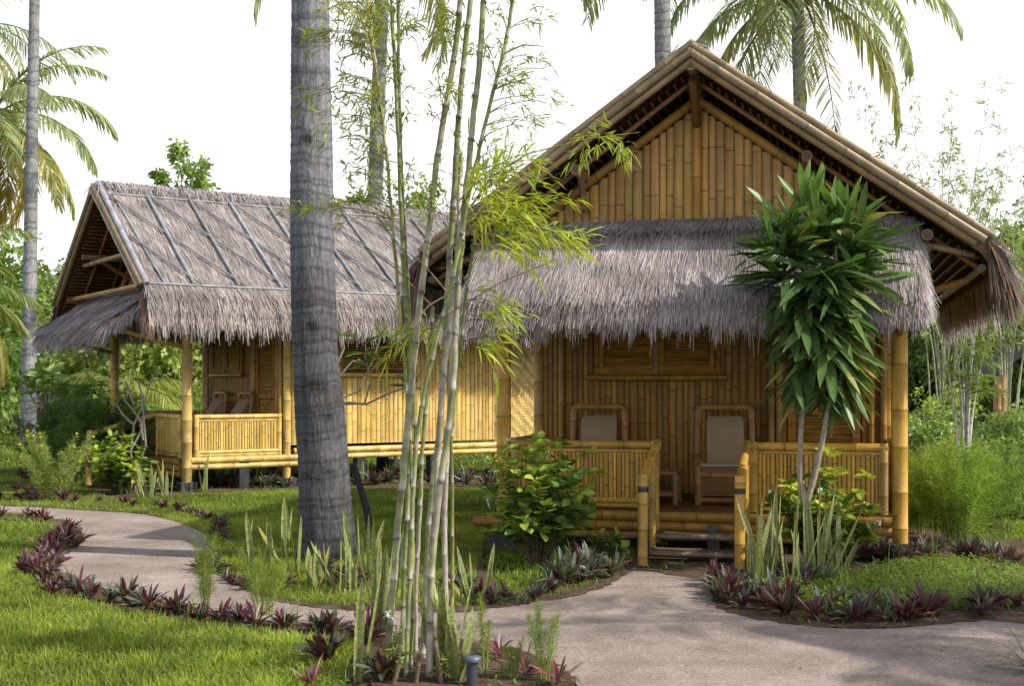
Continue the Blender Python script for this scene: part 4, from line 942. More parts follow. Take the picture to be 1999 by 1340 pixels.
fplant(1862,1062,'big bushy feathery light green shrub right of the near hut corner post','shrub',.98,.85,70,330,(.22,.33,.05),hl=.11,hw=.006,lean=.22,fat=1.2)
fplant(1935,1030,'paler feathery shrub behind the big one at the right edge','shrub',1.0,.9,40,260,(.19,.29,.06),hl=.12,hw=.006,lean=.3,fat=1.3)
fplant(1795,1045,'small feathery shrub tucked beside the near hut corner post','shrub',.6,.4,20,200,(.15,.24,.04),hl=.10,hw=.005)
fplant(403,1195,'tall thin feathery plant standing in the path border at left','feathery plant',.62,.12,8,330,(.20,.27,.04),hl=.05,hw=.0028,lean=.07,fat=.8)
fplant(512,1205,'bushy feathery plant leaning over the path left of the palm','feathery plant',.50,.30,12,300,(.21,.29,.035),hl=.05,hw=.0028,lean=.28)
fplant(948,1310,'slim feathery spire right of the broad snake plant','feathery plant',.42,.06,3,420,(.22,.30,.04),hl=.035,hw=.0025,lean=.04,fat=.6)
fplant(1062,1335,'feathery spire standing against the path at the bottom','feathery plant',.50,.12,5,420,(.20,.28,.045),hl=.045,hw=.0025,lean=.08,fat=.7)
fplant(1005,1330,'low feathery shoot among the magenta rosettes','feathery plant',.26,.1,4,260,(.19,.26,.05),hl=.035,hw=.0025,lean=.15,fat=.6)
fplant(105,978,'tall pale green marigold bush with yellow button flowers beyond the left path','flowering bush',.98,.75,22,210,(.27,.34,.09),name='marigold_bush',hl=.09,hw=.010,lean=.3,flowers=.9,fat=1.0)
fplant(196,950,'dense dark green feathery shrub in front of the far hut left corner','shrub',1.35,1.1,90,330,(.10,.19,.035),hl=.14,hw=.013,lean=.26,fat=1.4)
fplant(140,935,'second dark green feathery shrub behind the marigold bush','shrub',1.3,1.0,70,300,(.09,.17,.04),hl=.14,hw=.013,lean=.26,fat=1.4)

# broad-leaved shrubs
def broad(h,w,nb,nl,leafL,leafW,tint,up=.2,wh=6,jitc=.35,bright=.35,btint=(.30,.38,.06),sag=.25):
    mt,ml=MB(),MB()
    for k in range(nb):
        az=random.uniform(0,6.28); r=w*.5*math.sqrt(random.random()); zt=h*random.uniform(.25,1.0)*(1-.35*(r/(w*.5))**2)
        tip=np.array([math.cos(az)*r,math.sin(az)*r,zt]); b=np.array([math.cos(az),math.sin(az),0])*r*.15
        t=np.linspace(0,1,6); C=b+(tip-b)*t[:,None]; C[:,2]+=.08*h*np.sin(math.pi*t); C+=rng.normal(0,.01,C.shape)*t[:,None]
        mt.tube(C,.007*(1.15-t),5,(.14,.11,.07),False)
        br=random.random()<bright
        for j in range(nl):
            f=1-.75*(j/max(nl-1,1))*random.uniform(.6,1); p=np.array([np.interp(f,t,C[:,i]) for i in range(3)])
            n=wh; a=rng.uniform(0,6.28)+np.arange(n)*6.28/n+rng.normal(0,.25,n); e=rng.uniform(-.25,.9 if j==0 else .45,n)+up
            c=np.array(btint if (br and j<2) else tint)
            blades(ml,np.tile(p,(n,1))+rng.normal(0,.008,(n,3)),dirs(a,e),leafL*rng.uniform(.55,1.1,n),leafW*rng.uniform(.8,1.15,n),jit(c*.95,n,jitc,.1),jit(c*1.1,n,jitc,.1),droop=rng.uniform(0,sag*2,n),segs=5,prof='broad',fold=.22,roll=rng.normal(0,.35,n))
    return mt,ml
def bplant(x,y,label,h,w,*a,name='broadleaf_shrub',cat='shrub',z=0,flowers=None,**k):
    g=gd(x,y) if not isinstance(x,tuple) else np.array(x); T=thing(name,label,cat,tuple(g)); mt,ml=broad(h,w,*a,**k); part(mt,'stem','twig',T); part(ml,'foliage','gloss',T,False)
    if flowers:
        for f in flowers:
            m=MB(); n=14; blades(m,rng.normal(0,.018,(n,3))+np.array(f),dirs(rng.uniform(0,6.28,n),rng.uniform(0,1.4,n)),.03,.018,(.75,.75,.8),(.8,.8,.85),segs=2,prof='lens'); part(m,'flower','petal',T)
    return T
bplant(1050,1104,'glossy broad-leaved shrub with small white flowers in front of the near hut left corner',1.36,1.2,64,4,.14,.088,(.13,.22,.045),bright=.55,flowers=[(-.28,-.1,1.12),(-.42,-.15,.55),(.1,-.2,1.0)])
bplant(1190,1090,'low broad-leaved sprout left of the steps',.24,.35,8,2,.12,.075,(.10,.17,.04),bright=.3)
bplant(1612,1112,'yellow-green broad-leaved shrub behind the slim forked tree, white flower at its right',1.08,.95,40,4,.14,.085,(.12,.19,.03),bright=.6,btint=(.34,.40,.05),flowers=[(.38,-.25,.42)])
bplant(228,965,'bright broad-leaved shrub before the far hut porch',.95,1.0,44,4,.16,.10,(.14,.22,.04),bright=.65,btint=(.32,.42,.06))
bplant(180,900,'leafy green shrub behind the dark feathery ones',1.0,1.2,34,3,.2,.10,(.10,.18,.04),bright=.4)

# forked slender dracaena
bx=gd(1575,1124); T=thing('dracaena_tree','slim forked tree with long glossy strap leaves standing before the near hut','small tree',tuple(bx))
YD=bx[1]
def L_(px,py,dy=0): return at(px,py,YD+dy)-bx
m=MB()
m.tube([np.array([0,0,-.02]),L_(1576,1040),L_(1574,975),L_(1564,950)],[.036,.032,.030,.024],10,(.33,.27,.22)); 
m.tube([L_(1572,985),L_(1562,940),L_(1563,860),L_(1568,780),L_(1570,700),L_(1573,560),L_(1575,470)],[.026,.024,.022,.020,.02,.018,.012],9,(.34,.28,.23))
m.tube([L_(1574,985,-.02),L_(1590,935,-.03),L_(1606,860,-.05),L_(1620,780,-.05),L_(1628,700,-.05),L_(1632,560,0),L_(1632,480,0)],[.026,.024,.022,.020,.02,.018,.012],9,(.34,.28,.23))
part(m,'trunk','twig',T)
lf=MB()
def head(px,py,dy,n,el,L,tint=(.065,.12,.035)):
    n=int(n*1.6); p=L_(px,py,dy); az=rng.uniform(0,6.28,n); e=rng.uniform(*el,n)
    P=np.tile(p,(n,1))+rng.normal(0,.035,(n,3))
    a=jit(tint,n,.35,.1); b=jit(np.array(tint)*1.2,n,.35,.1); yl=rng.uniform(0,1,n)<.05; b[yl]=np.array([.35,.33,.08])
    blades(lf,P,dirs(az,e),L*rng.uniform(.65,1.1,n),.088*rng.uniform(.6,1.15,n),a,b,droop=rng.uniform(.05,.45,n)*np.clip(1.2-np.abs(e),.25,1),segs=8,prof='strap',fold=.3,roll=rng.normal(0,.4,n))
head(1582,415,0,10,(.9,1.4),.44,(.13,.22,.05)); head(1640,430,.05,10,(.8,1.4),.44,(.13,.22,.05))
head(1560,470,-.05,10,(.55,1.3),.40,(.11,.19,.045)); head(1615,480,.1,10,(.5,1.3),.42,(.11,.19,.045))
head(1545,480,0,16,(.05,.8),.62); head(1535,510,0,16,(-.1,.6),.62); head(1665,480,0,16,(.05,.8),.62); head(1675,510,0,16,(-.1,.6),.64); head(1600,540,-.15,16,(-.3,.5),.62); head(1545,545,-.05,12,(-.3,.4),.58); head(1665,550,.0,12,(-.3,.4),.55)
for (hx,hy,hd) in ((1490,470,-.05),(1715,475,.05),(1515,425,.08),(1690,425,-.08),(1480,520,.1),(1725,515,-.1)):
    head(hx+(1600-hx)*.35,hy+15,hd,9,(.0,1.15),.46,(.10,.18,.045)); 
for k in range(12):
    f=k/11; head(1570+20*random.uniform(-1,1),545+f*185,random.uniform(-.1,.1),9,(-.8-.35*f,.0-.4*f),.60-.14*f)
    head(1628+15*random.uniform(-1,1),555+f*200,random.uniform(-.1,.1),10,(-.85-.35*f,.0-.4*f),.60-.14*f,(.08,.14,.04) if k%3 else (.15,.22,.06))
part(lf,'foliage','gloss',T)

# frangipani-like plants
def whorls(base,branches,leafL,leafW,tint,label,n=9,name='frangipani',bark=(.30,.27,.24),rad=.022,flowers=()):
    T=thing(name,label,'small tree',tuple(base)); m=MB(); lf=MB()
    for b in branches:
        C=np.array(b,float)-np.array(base); r=np.linspace(rad,rad*.55,len(C)); m.tube(C,r,8,bark)
        k=int(n*random.uniform(.7,1.2)) 
        if k: 
            az=rng.uniform(0,6.28,k); e=rng.uniform(-.2,1.1,k); blades(lf,np.tile(C[-1],(k,1)),dirs(az,e),leafL*rng.uniform(.6,1.1,k),leafW,jit(tint,k,.3,.1),jit(np.array(tint)*1.15,k,.3,.1),droop=rng.uniform(.1,.5,k),segs=5,prof='broad',fold=.25,roll=rng.normal(0,.4,k))
    part(m,'branches','twig',T)
    if lf.n: part(lf,'foliage','gloss',T,False)
    for f in flowers:
        fm=MB(); k=8; blades(fm,rng.normal(0,.02,(k,3))+np.array(f)-np.array(base),dirs(rng.uniform(0,6.28,k),rng.uniform(0,1.2,k)),.06,.03,(.7,.55,.45),(.75,.65,.55),segs=2,prof='lens'); part(fm,'flower','petal',T)
    return T
Y=15.0
def Q(px,py,dy=0): return at(px,py,Y+dy)
b0=np.array([(650-CX)/F*Y,Y,0])
br=[[b0,Q(650,900),Q(640,790),Q(662,780),Q(700,765),Q(725,712),Q(745,655-0)],[Q(665,785),Q(715,790),Q(760,768),Q(800,755)],[Q(640,790),Q(664,735),Q(658,700),Q(640,660)],[Q(658,712),Q(672,680),Q(668,655)],[Q(664,735),Q(690,705),Q(715,712)],[Q(640,790),Q(668,790),Q(712,788),Q(725,740),Q(712,690)]]
whorls(b0,br,.26,.075,(.11,.19,.04),'young frangipani with forking pale branches reaching out right of the thick palm trunk',n=8,rad=.016)
Y=19.0; b0=gd(265,960); Y=b0[1]
br=[[b0,Q(263,930),Q(255,880),Q(262,830),Q(280,790),Q(270,740),Q(262,715)],[Q(262,830),Q(240,810),Q(228,790)],[Q(280,860),Q(275,820),Q(255,795),Q(235,770)],[Q(262,930),Q(285,870),Q(280,800),Q(295,740)],[Q(262,790),Q(245,745),Q(230,750)],[Q(255,880),Q(272,850),Q(278,835)]]
whorls(b0,br,.12,.05,(.16,.24,.05),'nearly bare twisting frangipani in front of the far hut porch',n=3,rad=.02,flowers=(Q(228,750),Q(300,735)))
Y=23.0
for (px,py,lb) in ((85,740,'frangipani with leaf whorls left of the far hut, left crown'),(165,765,'leafy frangipani in front of the far hut porch, wide leaf whorls')):
    b0=np.array([(px+15-CX)/F*Y,Y,0]); br=[[b0,Q(px+14,860),Q(px+8,800),Q(px,py)]]+[[Q(px+8,800),Q(px+dx*.5,790-dy*.3),Q(px+dx,py+dy)] for dx,dy in ((-35,10),(32,15),(50,35),(-15,25),(20,-10))]
    whorls(b0,br,.48,.13,(.25,.36,.09),lb,n=13,rad=.025)
Y=27.0
b0=np.array([(250-CX)/F*Y,Y,0]); 
# areca-like palm behind porch
T=thing('areca_palm','bright green low palm seen through the far hut porch','palm tree',tuple(b0))
tm=MB(); tm.tube([(0,0,0),(0,0,1.3)],[.08,.06],8,(.25,.25,.15)); part(tm,'trunk','bark',T)
for k in range(14):
    o=part(frond(1.5,1.6,random.uniform(.2,1.2),26,.035,(.26,.34,.07),.15,.42,.5),'frond','leaf',T,False); o.location=(0,0,1.25); o.rotation_euler=(0,0,k*2.4)

# ================================================================== trees and background
def tree(label,base,h,w,tint,nleaf=5000,ls=.22,name='leafy_tree',cat='tree',trunkh=.35,blobs=14,flat=.8,grp=None,tr=.14,seed=0,asp=1.8,low=None):
    random.seed(seed+int(abs(base[0])*10)); r_=np.random.default_rng(seed+int(abs(base[1])*7)+3)
    T=thing(name,label,cat,tuple(base),0,grp); m=MB(); lf=MB()
    m.tube([(0,0,-.05),(random.uniform(-.1,.1),0,h*trunkh*.5),(0,0,h*trunkh),(0,0,h*.75)],[tr,tr*.8,tr*.65,tr*.2],9,(.16,.13,.10))
    zc=low if low is not None else h*trunkh
    for k in range(blobs):
        f=(k+.5)/blobs; z=zc+(h-zc)*f; rad=w*.5*math.sin(math.pi*min(.95,max(.12,.15+.8*(1-f))))**.7
        a=k*2.4+random.uniform(-.5,.5); rr=rad*random.uniform(.2,.85); c=np.array([math.cos(a)*rr,math.sin(a)*rr,z])
        m.tube([(0,0,max(h*trunkh*.7,z*.55)),c*np.array([.5,.5,.9]),c],[tr*.4,tr*.25,tr*.08],6,(.16,.13,.10),False)
        nc=7; br=w*.5*random.uniform(.28,.5)
        cc=c+r_.normal(0,br*.55,(nc,3))*np.array([1,1,flat]); n=int(nleaf/blobs/nc)
        for q in cc:
            p=q+r_.normal(0,br*.28,(n,3)); out=unit(p-np.array([0,0,(zc+h)/2])+1e-3)
            D=unit(out*.6+r_.normal(0,.7,(n,3))+np.array([0,0,-.25]))
            shade=.75+.5*r_.uniform(0,1)
            blades(lf,p,D,ls*r_.uniform(.6,1.2,n),ls/asp*r_.uniform(.7,1.2,n),jit(np.array(tint)*shade,n,.35,.12),jit(np.array(tint)*shade*1.1,n,.35,.12),droop=.2,segs=2,prof='lens',roll=r_.uniform(-1,1,n))
    part(m,'trunk','twig',T); part(lf,'crown','leaf',T,False); return T
def bgp(px,Y): return np.array([(px-CX)/F*Y,Y,0.0])
G1=(.25,.35,.10);G2=(.17,.25,.07);G3=(.36,.44,.12)  # distance haze painted in: far greens lightened and greyed
for (px,Y,h,w,t,lb,s) in ((20,48,5.4,5,G1,'mid green tree at the far left edge behind the slender palm',1),(110,52,6.2,5,G2,'dark green tree behind the far hut porch roof, left',2),
    (-60,40,5.6,5,G1,'tree cut off by the left edge behind the palms',9),(190,46,4.2,5,G3,'yellow-green tree seen below the far hut canopy',3),(290,44,4.6,5,G3,'bright tree seen through the far hut porch, left of the post',4),(375,42,4.4,4,G3,'bright tree seen through the far hut porch, right of the post',5),
    (450,50,4.5,6,G2,'dark tree hidden behind the far hut',6)):
    tree(lb,bgp(px,Y),h,w,t,6500,.30,seed=s,low=.5)
for (px,Y,lb,s) in ((-210,50,'broad tree beyond the left edge of the photo, nearest the garden fence',71),(-380,46,'second broad tree beyond the left edge of the photo',72),(-560,44,'third broad tree beyond the left edge of the photo',73),(2240,44,'broad tree beyond the right edge of the photo',74),(2420,40,'second broad tree beyond the right edge of the photo',75)):
    tree(lb,bgp(px,Y),5.6,6,G1,3500,.38,seed=s,low=.5)
tree('small round tree top poking above the far hut ridge',bgp(362,40),9.1,1.9,G1,1500,.24,seed=21,trunkh=.78,blobs=8,tr=.06)
for (px,Y,h,w,lb,s) in ((680,45,8.0,4,'light tree tops above the far hut ridge right of the thick palm',22),(790,46,8.4,4,'light tree top above the far hut ridge behind the bamboo',23)):
    tree(lb,bgp(px,Y),h,w,(.20,.28,.06),3200,.26,seed=s,trunkh=.6,blobs=9,tr=.1)
for (px,Y,h,w,t,lb,s) in ((1830,38,4.2,4.4,G2,'dark tree behind the thin white bamboo at right',31),(1905,44,5.2,5,G3,'yellow-green tree rising behind the near hut eave at right',32),(1985,36,6.0,4,G1,'tree at the right edge above the far posts',33),(1760,40,4.0,4.5,G1,'tree just right of the near hut corner post',34),(2060,42,6.3,5,G1,'tree cut off by the right edge',35)):
    tree(lb,bgp(px,Y),h,w,t,6500,.28,seed=s,low=.5)
# far bamboos at upper right, beyond the eave; haze put into their pale tints
def far_bamboo(label,px,Y,n,h,spread,tint,seed,leafL=.16,nleaf=9,culmt=(.3,.32,.15),r=.02,top=.35):
    random.seed(seed); b=bgp(px,Y); T=thing('bamboo_clump',label,'bamboo',tuple(b)); mc=MB(); st=[];dv=[];ln=[]
    for k in range(n):
        az=random.uniform(0,6.28); a=random.uniform(.2,1)*spread; hh=h*random.uniform(.75,1.05); t=np.linspace(0,1,9); p0=np.array([math.cos(az),math.sin(az),0])*.25*random.random()*max(.5,spread/2)
        C=p0+np.stack([math.cos(az)*a*t**2,math.sin(az)*a*t**2,hh*t],1)
        mc.tube(C,r*(1.15-t),7,np.array(culmt)*random.uniform(.8,1.2),False)
        for q in range(int(18*hh/6)):
            f=random.uniform(top,1); st.append(np.array([np.interp(f,t,C[:,i]) for i in range(3)])); an=random.uniform(0,6.28); dv.append((math.cos(an),math.sin(an),.5)); ln.append(random.uniform(.3,.9)*(1.25-f)+.12)
    tw,lf=bamboo_sprays(st,dv,ln,leafL,leafL*.16,tint,nleaf=nleaf*.5,droop=.4,twigr=.006)
    part(mc,'culms','culm',T); part(tw,'twigs','twig',T); part(lf,'foliage','leaf',T,False); return T
far_bamboo('tall thin feathery bamboo against the sky at upper right, nearer the hut',1840,32,14,9.4,2.6,(.36,.42,.24),41,.2,7,(.42,.44,.3),r=.022,top=.45)
far_bamboo('tall feathery bamboo against the sky at the right edge',1965,30,12,7.4,2.0,(.30,.37,.17),42,.2,7,(.4,.42,.28),r=.024,top=.4)
far_bamboo('group of thin white bamboo stems in the background right of the near hut',1885,21.5,10,2.9,.45,(.20,.29,.05),43,.13,12,(.62,.60,.55),.028,.5)
# background shrubs
def shrub(label,px,py,h,w,t,n=2500,ls=.12,name='leafy_shrub',seed=5,cat='shrub',asp=2.0,grp=None):
    g=gd(px,py); return tree(label,g,h,w,t,n,ls,name,cat,.15,9,.8,grp,.03,seed,asp,low=h*.12)
shrub('pink-leaved croton bush at the far left by the fence',15,838,1.5,3.4,(.42,.17,.11),3600,.16,'croton_bush',51)
shrub('pink-leaved croton bush right of the slender palm trunk',95,836,1.3,2.0,(.38,.18,.11),1800,.15,'croton_bush',52)
shrub('leafy green shrub under the far hut canopy by the fence',250,880,1.5,2.2,G1,2800,.16,seed=53)
shrub('low shrub seen through the far hut porch',330,868,1.4,3.0,G3,3000,.16,seed=54)
for i,(px,py,h,w,t,lb) in enumerate(((1810,905,1.1,1.6,G1,'green shrub by the hut corner behind the feathery bushes'),(1850,880,1.3,2.0,G3,'yellow-green shrub below the thin white bamboo'),(1930,905,.8,1.8,G2,'dark low shrub right of the thin white bamboo'),
    (1985,900,.9,1.6,G1,'green shrub at the right edge in the background bed'),(1960,845,1.2,3.0,G2,'dark hedge-like shrub before the far posts'),(1880,930,.5,1.5,(.3,.36,.08),'pale ground-hugging shrub behind the feathery bushes'),
    (1990,1010,.9,1.3,(.17,.27,.06),'leafy shrub at the right edge beyond the bed'))):
    shrub(lb,px,py,h,w,t,2600,.12,seed=60+i)
# far roof + posts at right edge
b0=bgp(1990,33); T=thing('thatched_shed','small dark thatched roof on posts in the background at the right edge','shed',tuple(b0))
m=MB(); 
for s in (-1,1): m.add([[0,-1.5,2.7],[0,1.8,2.7],[s*1.5,1.8,1.7],[s*1.5,-1.5,1.7]],[[0,1,2,3]],c=(.10,.09,.10))
part(m,'roof','under',T,False)
lf=MB(); n=2500; s=rng.choice([-1,1],n); v=rng.uniform(0,1,n); blades(lf,np.stack([s*v*1.5,rng.uniform(-1.5,1.8,n),2.72-v],1),np.stack([s*1.,0*v,-.8+0*v],1),.3,.02,jit((.16,.14,.15),n,.4),jit((.2,.18,.18),n,.4),segs=2,prof='straw'); part(lf,'thatch','thatch',T,False)
for x in (-1,1):
    for y in (-1.2,1.5): m=MB(); m.bamboo((x,y,0),(x,y,2.0),.07,(.4,.22,.1),.4); part(m,'post','bamboo',T)
for i,(px,h) in enumerate(((1948,1.15),(1957,1.35))):
    m=MB(); Yp=27; m.bamboo((0,0,0),(0,0,h+.5),.09,(.45,.24,.10),.5); o=part(m,'bamboo_post','bamboo'); o.location=tuple(bgp(px,Yp)); tag(o,('thick short' if i==0 else 'thick taller')+' orange bamboo post in the background at the right edge','post')
# picket fence at far left
b0=bgp(0,44); T=thing('picket_fence','low fence of thin dark bamboo pickets along the far left of the garden','fence',tuple(b0))
m=MB()
for k in range(150):
    x=-4+k*.085; m.tube([(x,random.gauss(0,.03),0),(x+random.gauss(0,.02),random.gauss(0,.03),1.25+random.uniform(-.12,.12))],.022,5,np.array([.20,.17,.12])*random.uniform(.6,1.2),False)
part(m,'pickets','twig',T)
for z in (.35,1.0): m=MB(); m.tube([(-4,-.04,z),(9,-.04,z)],.03,6,(.18,.15,.11)); part(m,'rail','twig',T)
b0=bgp(1790,30); T=thing('picket_fence','dark low fence in the background just right of the near hut','fence',tuple(b0)); m=MB()
for k in range(40): x=-.6+k*.08; m.tube([(x,0,0),(x,0,1.0+random.uniform(-.05,.05))],.02,5,(.12,.09,.06),False)
part(m,'pickets','twig',T); m=MB(); m.tube([(-.6,-.03,.9),(2.6,-.03,.9)],.03,6,(.14,.10,.07)); part(m,'rail','twig',T)

# garden light, leaning prop, dark curved root
g=gd(920,1385); T=thing('garden_light','low black mushroom-capped garden light at the bottom edge right of the bamboo','garden light',(at(922,1300,6.68)[0],6.68,-.03))
m=MB(); m.tube([(0,0,0),(0,0,.17)],[.030,.030],16,(.05,.055,.065)); part(m,'post','metal',T)
m=MB(); m.tube([(0,0,.165),(0,0,.175),(0,0,.19),(0,0,.197)],[.046,.050,.047,.02],20,(.10,.12,.16)); part(m,'cap','metal',T)
p=at(690,905,11.9); q=gd(732,1085); m=MB(); m.tube([p-q,(p-q)*.5+np.array([.02,0,.02]),(0,0,0)],[.03,.035,.04],8,(.05,.045,.045)); o=part(m,'wooden_prop','twig'); o.location=tuple(q); tag(o,'dark wooden stick leaning against the right side of the thick palm trunk','stick')
m=MB(); b0=gd(56,875); m.tube([at(62,828,b0[1])-b0,at(52,845,b0[1])-b0,at(58,860,b0[1])-b0,(0,0,0)],[.10,.11,.10,.12],8,(.06,.04,.035)); o=part(m,'tree_stump','twig'); o.location=tuple(b0); tag(o,'dark curved stump on the lawn at the foot of the slender left palm','stump')
# cut dead stalks at the foot of the clump
m=MB()
for (x,y,h) in ((768,1340,.12),(812,1338,.16),(862,1338,.24)):
    g=gd(x,y); m.bamboo(g,g+np.array([random.uniform(-.04,.04),0,h]),.014,(.17,.12,.08),.1,9)
m.v=[v-BC for v in m.v]; cl=[o for o in bpy.data.objects if o.name=='bamboo_clump'][0]; part(m,'cut_stumps','culm',cl)
# small white-flowered weed in front of the clump
bplant(745+30,1330,'small white-flowered weed with yellow-green leaves at the foot of the bamboo',.32,.16,9,4,.05,.018,(.24,.34,.05),bright=.4,wh=4,name='flowering_weed',cat='weed',flowers=[(-.03,0,.34)])
bplant(862,1334,'small yellow-flowered weed among the bamboo canes',.30,.12,7,3,.045,.018,(.26,.32,.06),bright=.4,wh=4,name='flowering_weed',cat='weed')

# ================================================================== grass (stuff)
def inpoly(P,poly):
    x,y=P[:,0],P[:,1]; n=len(poly); c=np.zeros(len(P),bool); j=n-1
    for i in range(n):
        xi,yi=poly[i]; xj,yj=poly[j]
        k=((yi>y)!=(yj>y))&(x<(xj-xi)*(y-yi)/(yj-yi+1e-12)+xi); c^=k; j=i
    return c
bedp=[smooth_poly(b+[b[0]],4)[:-1] for b in BEDS]
def lawn(name,box,n,h,w,tint,tt,keep=None,avoid=(0,1,2,3),thin=None,droop=.5):
    x0,x1,y0,y1=box; P=np.stack([rng.uniform(x0,x1,n),rng.uniform(y0,y1,n)],1)
    ok=~inpoly(P,path_poly)
    for k in avoid: ok&=~inpoly(P,bedp[k])
    if keep is not None: ok&=keep(P)
    P=P[ok]; N=len(P); az=rng.uniform(0,6.28,N); e=rng.uniform(.5,1.5,N)
    pat=.85+.22*np.sin(P[:,0]*1.7+P[:,1]*.9)*np.sin(P[:,1]*2.1-P[:,0]*1.1)+.18*np.sin(P[:,0]*6.1+P[:,1]*3.7)*np.sin(P[:,1]*7.3-P[:,0]*5.1)
    c=jit(tint,N,.3,.1)*pat[:,None]; c2=jit(tt,N,.3,.12)*pat[:,None]
    dry=rng.uniform(0,1,N)<.05; c2[dry]=np.array([.36,.33,.14])
    m=MB(); hh=h*rng.uniform(.4,1.15,N)*(.8+.4*pat)
    blades(m,np.c_[P,np.zeros(N)],dirs(az,e),hh,w*rng.uniform(.7,1.3,N),c,c2,droop=rng.uniform(0,droop,N),segs=2,prof='taper',roll=rng.uniform(-1,1,N))
    o=part(m,name,'grass',None,False); o['kind']='stuff'; o['label']={'front_lawn_grass':'sunlit yellow-green lawn grass in the front left','shaded_lawn_grass':'grass of the lawns around the huts','distant_grass':'grass of the far lawns behind the huts'}[name]; o['category']='grass'; return o
vis=lambda P:(np.abs(P[:,0])<P[:,1]*.44+.5)
lawn('front_lawn_grass',(-4.6,-.3,6.2,15.5),210000,.075,.0085,(.21,.30,.035),(.45,.53,.09),keep=lambda P:vis(P)&(P[:,1]<16)&(P[:,1]<np.interp(P[:,0],lo[:,0][::-1] if lo[0,0]>lo[-1,0] else lo[:,0],lo[:,1][::-1] if lo[0,0]>lo[-1,0] else lo[:,1])+9),avoid=(2,5))  # brighter tints here than on the hut lawns, sunlight put into the colour
lawn('shaded_lawn_grass',(-10,8,9,22),330000,.065,.010,(.17,.26,.035),(.34,.45,.07),keep=lambda P:vis(P)&~((P[:,0]<-.3)&(P[:,1]<10)),avoid=(0,1,3))
lawn('distant_grass',(-24,24,22,55),160000,.12,.03,(.17,.25,.035),(.30,.39,.07),keep=vis,avoid=())
m=MB(); n=2600; P=np.stack([rng.uniform(-4.6,-.3,n),rng.uniform(6.3,11.5,n)],1); P=P[~inpoly(P,path_poly)&~inpoly(P,bedp[2])&~inpoly(P,bedp[5])]; N=len(P)
blades(m,np.c_[P,np.zeros(N)],dirs(rng.uniform(0,6.28,N),rng.uniform(.5,1.4,N)),rng.uniform(.08,.17,N),.006,jit((.2,.28,.04),N,.3),jit((.42,.46,.14),N,.35),droop=rng.uniform(.1,.8,N),segs=4,prof='taper',roll=rng.uniform(-1,1,N))
n=9000; P=np.stack([rng.uniform(-4.6,-.3,n),rng.uniform(6.3,11.5,n)],1); q=np.sin(P[:,0]*3.1+1)*np.sin(P[:,1]*2.7)+.4*np.sin(P[:,0]*9+P[:,1]*7); P=P[(q>.45)&~inpoly(P,path_poly)&~inpoly(P,bedp[2])&~inpoly(P,bedp[5])]; N=len(P)
blades(m,np.c_[P,rng.uniform(.03,.065,N)],dirs(rng.uniform(0,6.28,N),rng.uniform(-.2,.5,N)),rng.uniform(.018,.035,N),.02,jit((.13,.24,.04),N,.3),jit((.19,.31,.06),N,.3),segs=3,prof='lens')
o=part(m,'lawn_weeds','grass',None,False); o['kind']='stuff'; o['label']='longer blades and clover growing in the front lawn'; o['category']='weeds'
# ferny ground cover in the right bed, clover mix
m=MB(); poly=smooth_poly([(1440,1165),(1560,1150),(1720,1118),(1830,1105),(1960,1115),(2030,1150),(2000,1188),(1850,1196),(1700,1205),(1560,1198),(1440,1165)],3)
x0,y0=poly.min(0);x1,y1=poly.max(0); P=np.stack([rng.uniform(x0,x1,30000),rng.uniform(y0,y1,30000)],1); P=P[inpoly(P,poly)]; N=len(P)
zz=rng.uniform(0,.11,N); blades(m,np.c_[P,zz],dirs(rng.uniform(0,6.28,N),rng.uniform(-.1,1.,N)),rng.uniform(.03,.085,N),.012,jit((.18,.27,.04),N,.35,.1),jit((.30,.40,.08),N,.35,.1),droop=.4,segs=3,prof='lens')
o=part(m,'fern_ground_cover','leaf',None,False); o['kind']='stuff'; o['label']='light ferny ground cover in the right-hand bed'; o['category']='ground cover'
m=MB(); P=np.stack([rng.uniform(-5,6,60000),rng.uniform(6.3,22,60000)],1); ok=np.zeros(len(P),bool)
for k in (0,2,3,4,6): ok|=inpoly(P,bedp[k])
ok|=inpoly(P,bedp[1])&(rng.uniform(0,1,len(P))<.6)
P=P[ok]; N=len(P); P=P[(np.sin(P[:,0]*5+P[:,1]*3)+rng.normal(0,.8,N))>.1]; N=len(P)
blades(m,np.c_[P,rng.uniform(0,.03,N)],dirs(rng.uniform(0,6.28,N),rng.uniform(.0,1.3,N)),rng.uniform(.03,.10,N),.013,jit((.12,.19,.035),N,.4,.1),jit((.20,.29,.06),N,.4,.1),droop=.3,segs=3,prof='lens')
o=part(m,'low_weeds','leaf',None,False); o['kind']='stuff'; o['label']='low green weeds filling the planting beds'; o['category']='weeds'
# leaf litter and pebbles strewn on path and beds
m=MB(); n=5200; P=np.stack([rng.uniform(-5,6,n),rng.uniform(6.5,16,n)],1); inb=inpoly(P,path_poly); keepm=(~inb)|(rng.uniform(0,1,n)<.35); P=P[keepm]; ok=inpoly(P,path_poly)
for k in range(len(bedp)): ok|=inpoly(P,bedp[k])
P=P[ok]; N=len(P); blades(m,np.c_[P,np.full(N,.014)],dirs(rng.uniform(0,6.28,N),rng.uniform(-.05,.25,N)),rng.uniform(.008,.045,N),.011,jit((.20,.13,.07),N,.5,.1),jit((.28,.18,.09),N,.5,.1),segs=2,prof='lens')
o=part(m,'leaf_litter','leaf',None,False); o['kind']='stuff'; o['label']='small dry leaves scattered on the path and beds'; o['category']='leaf litter'

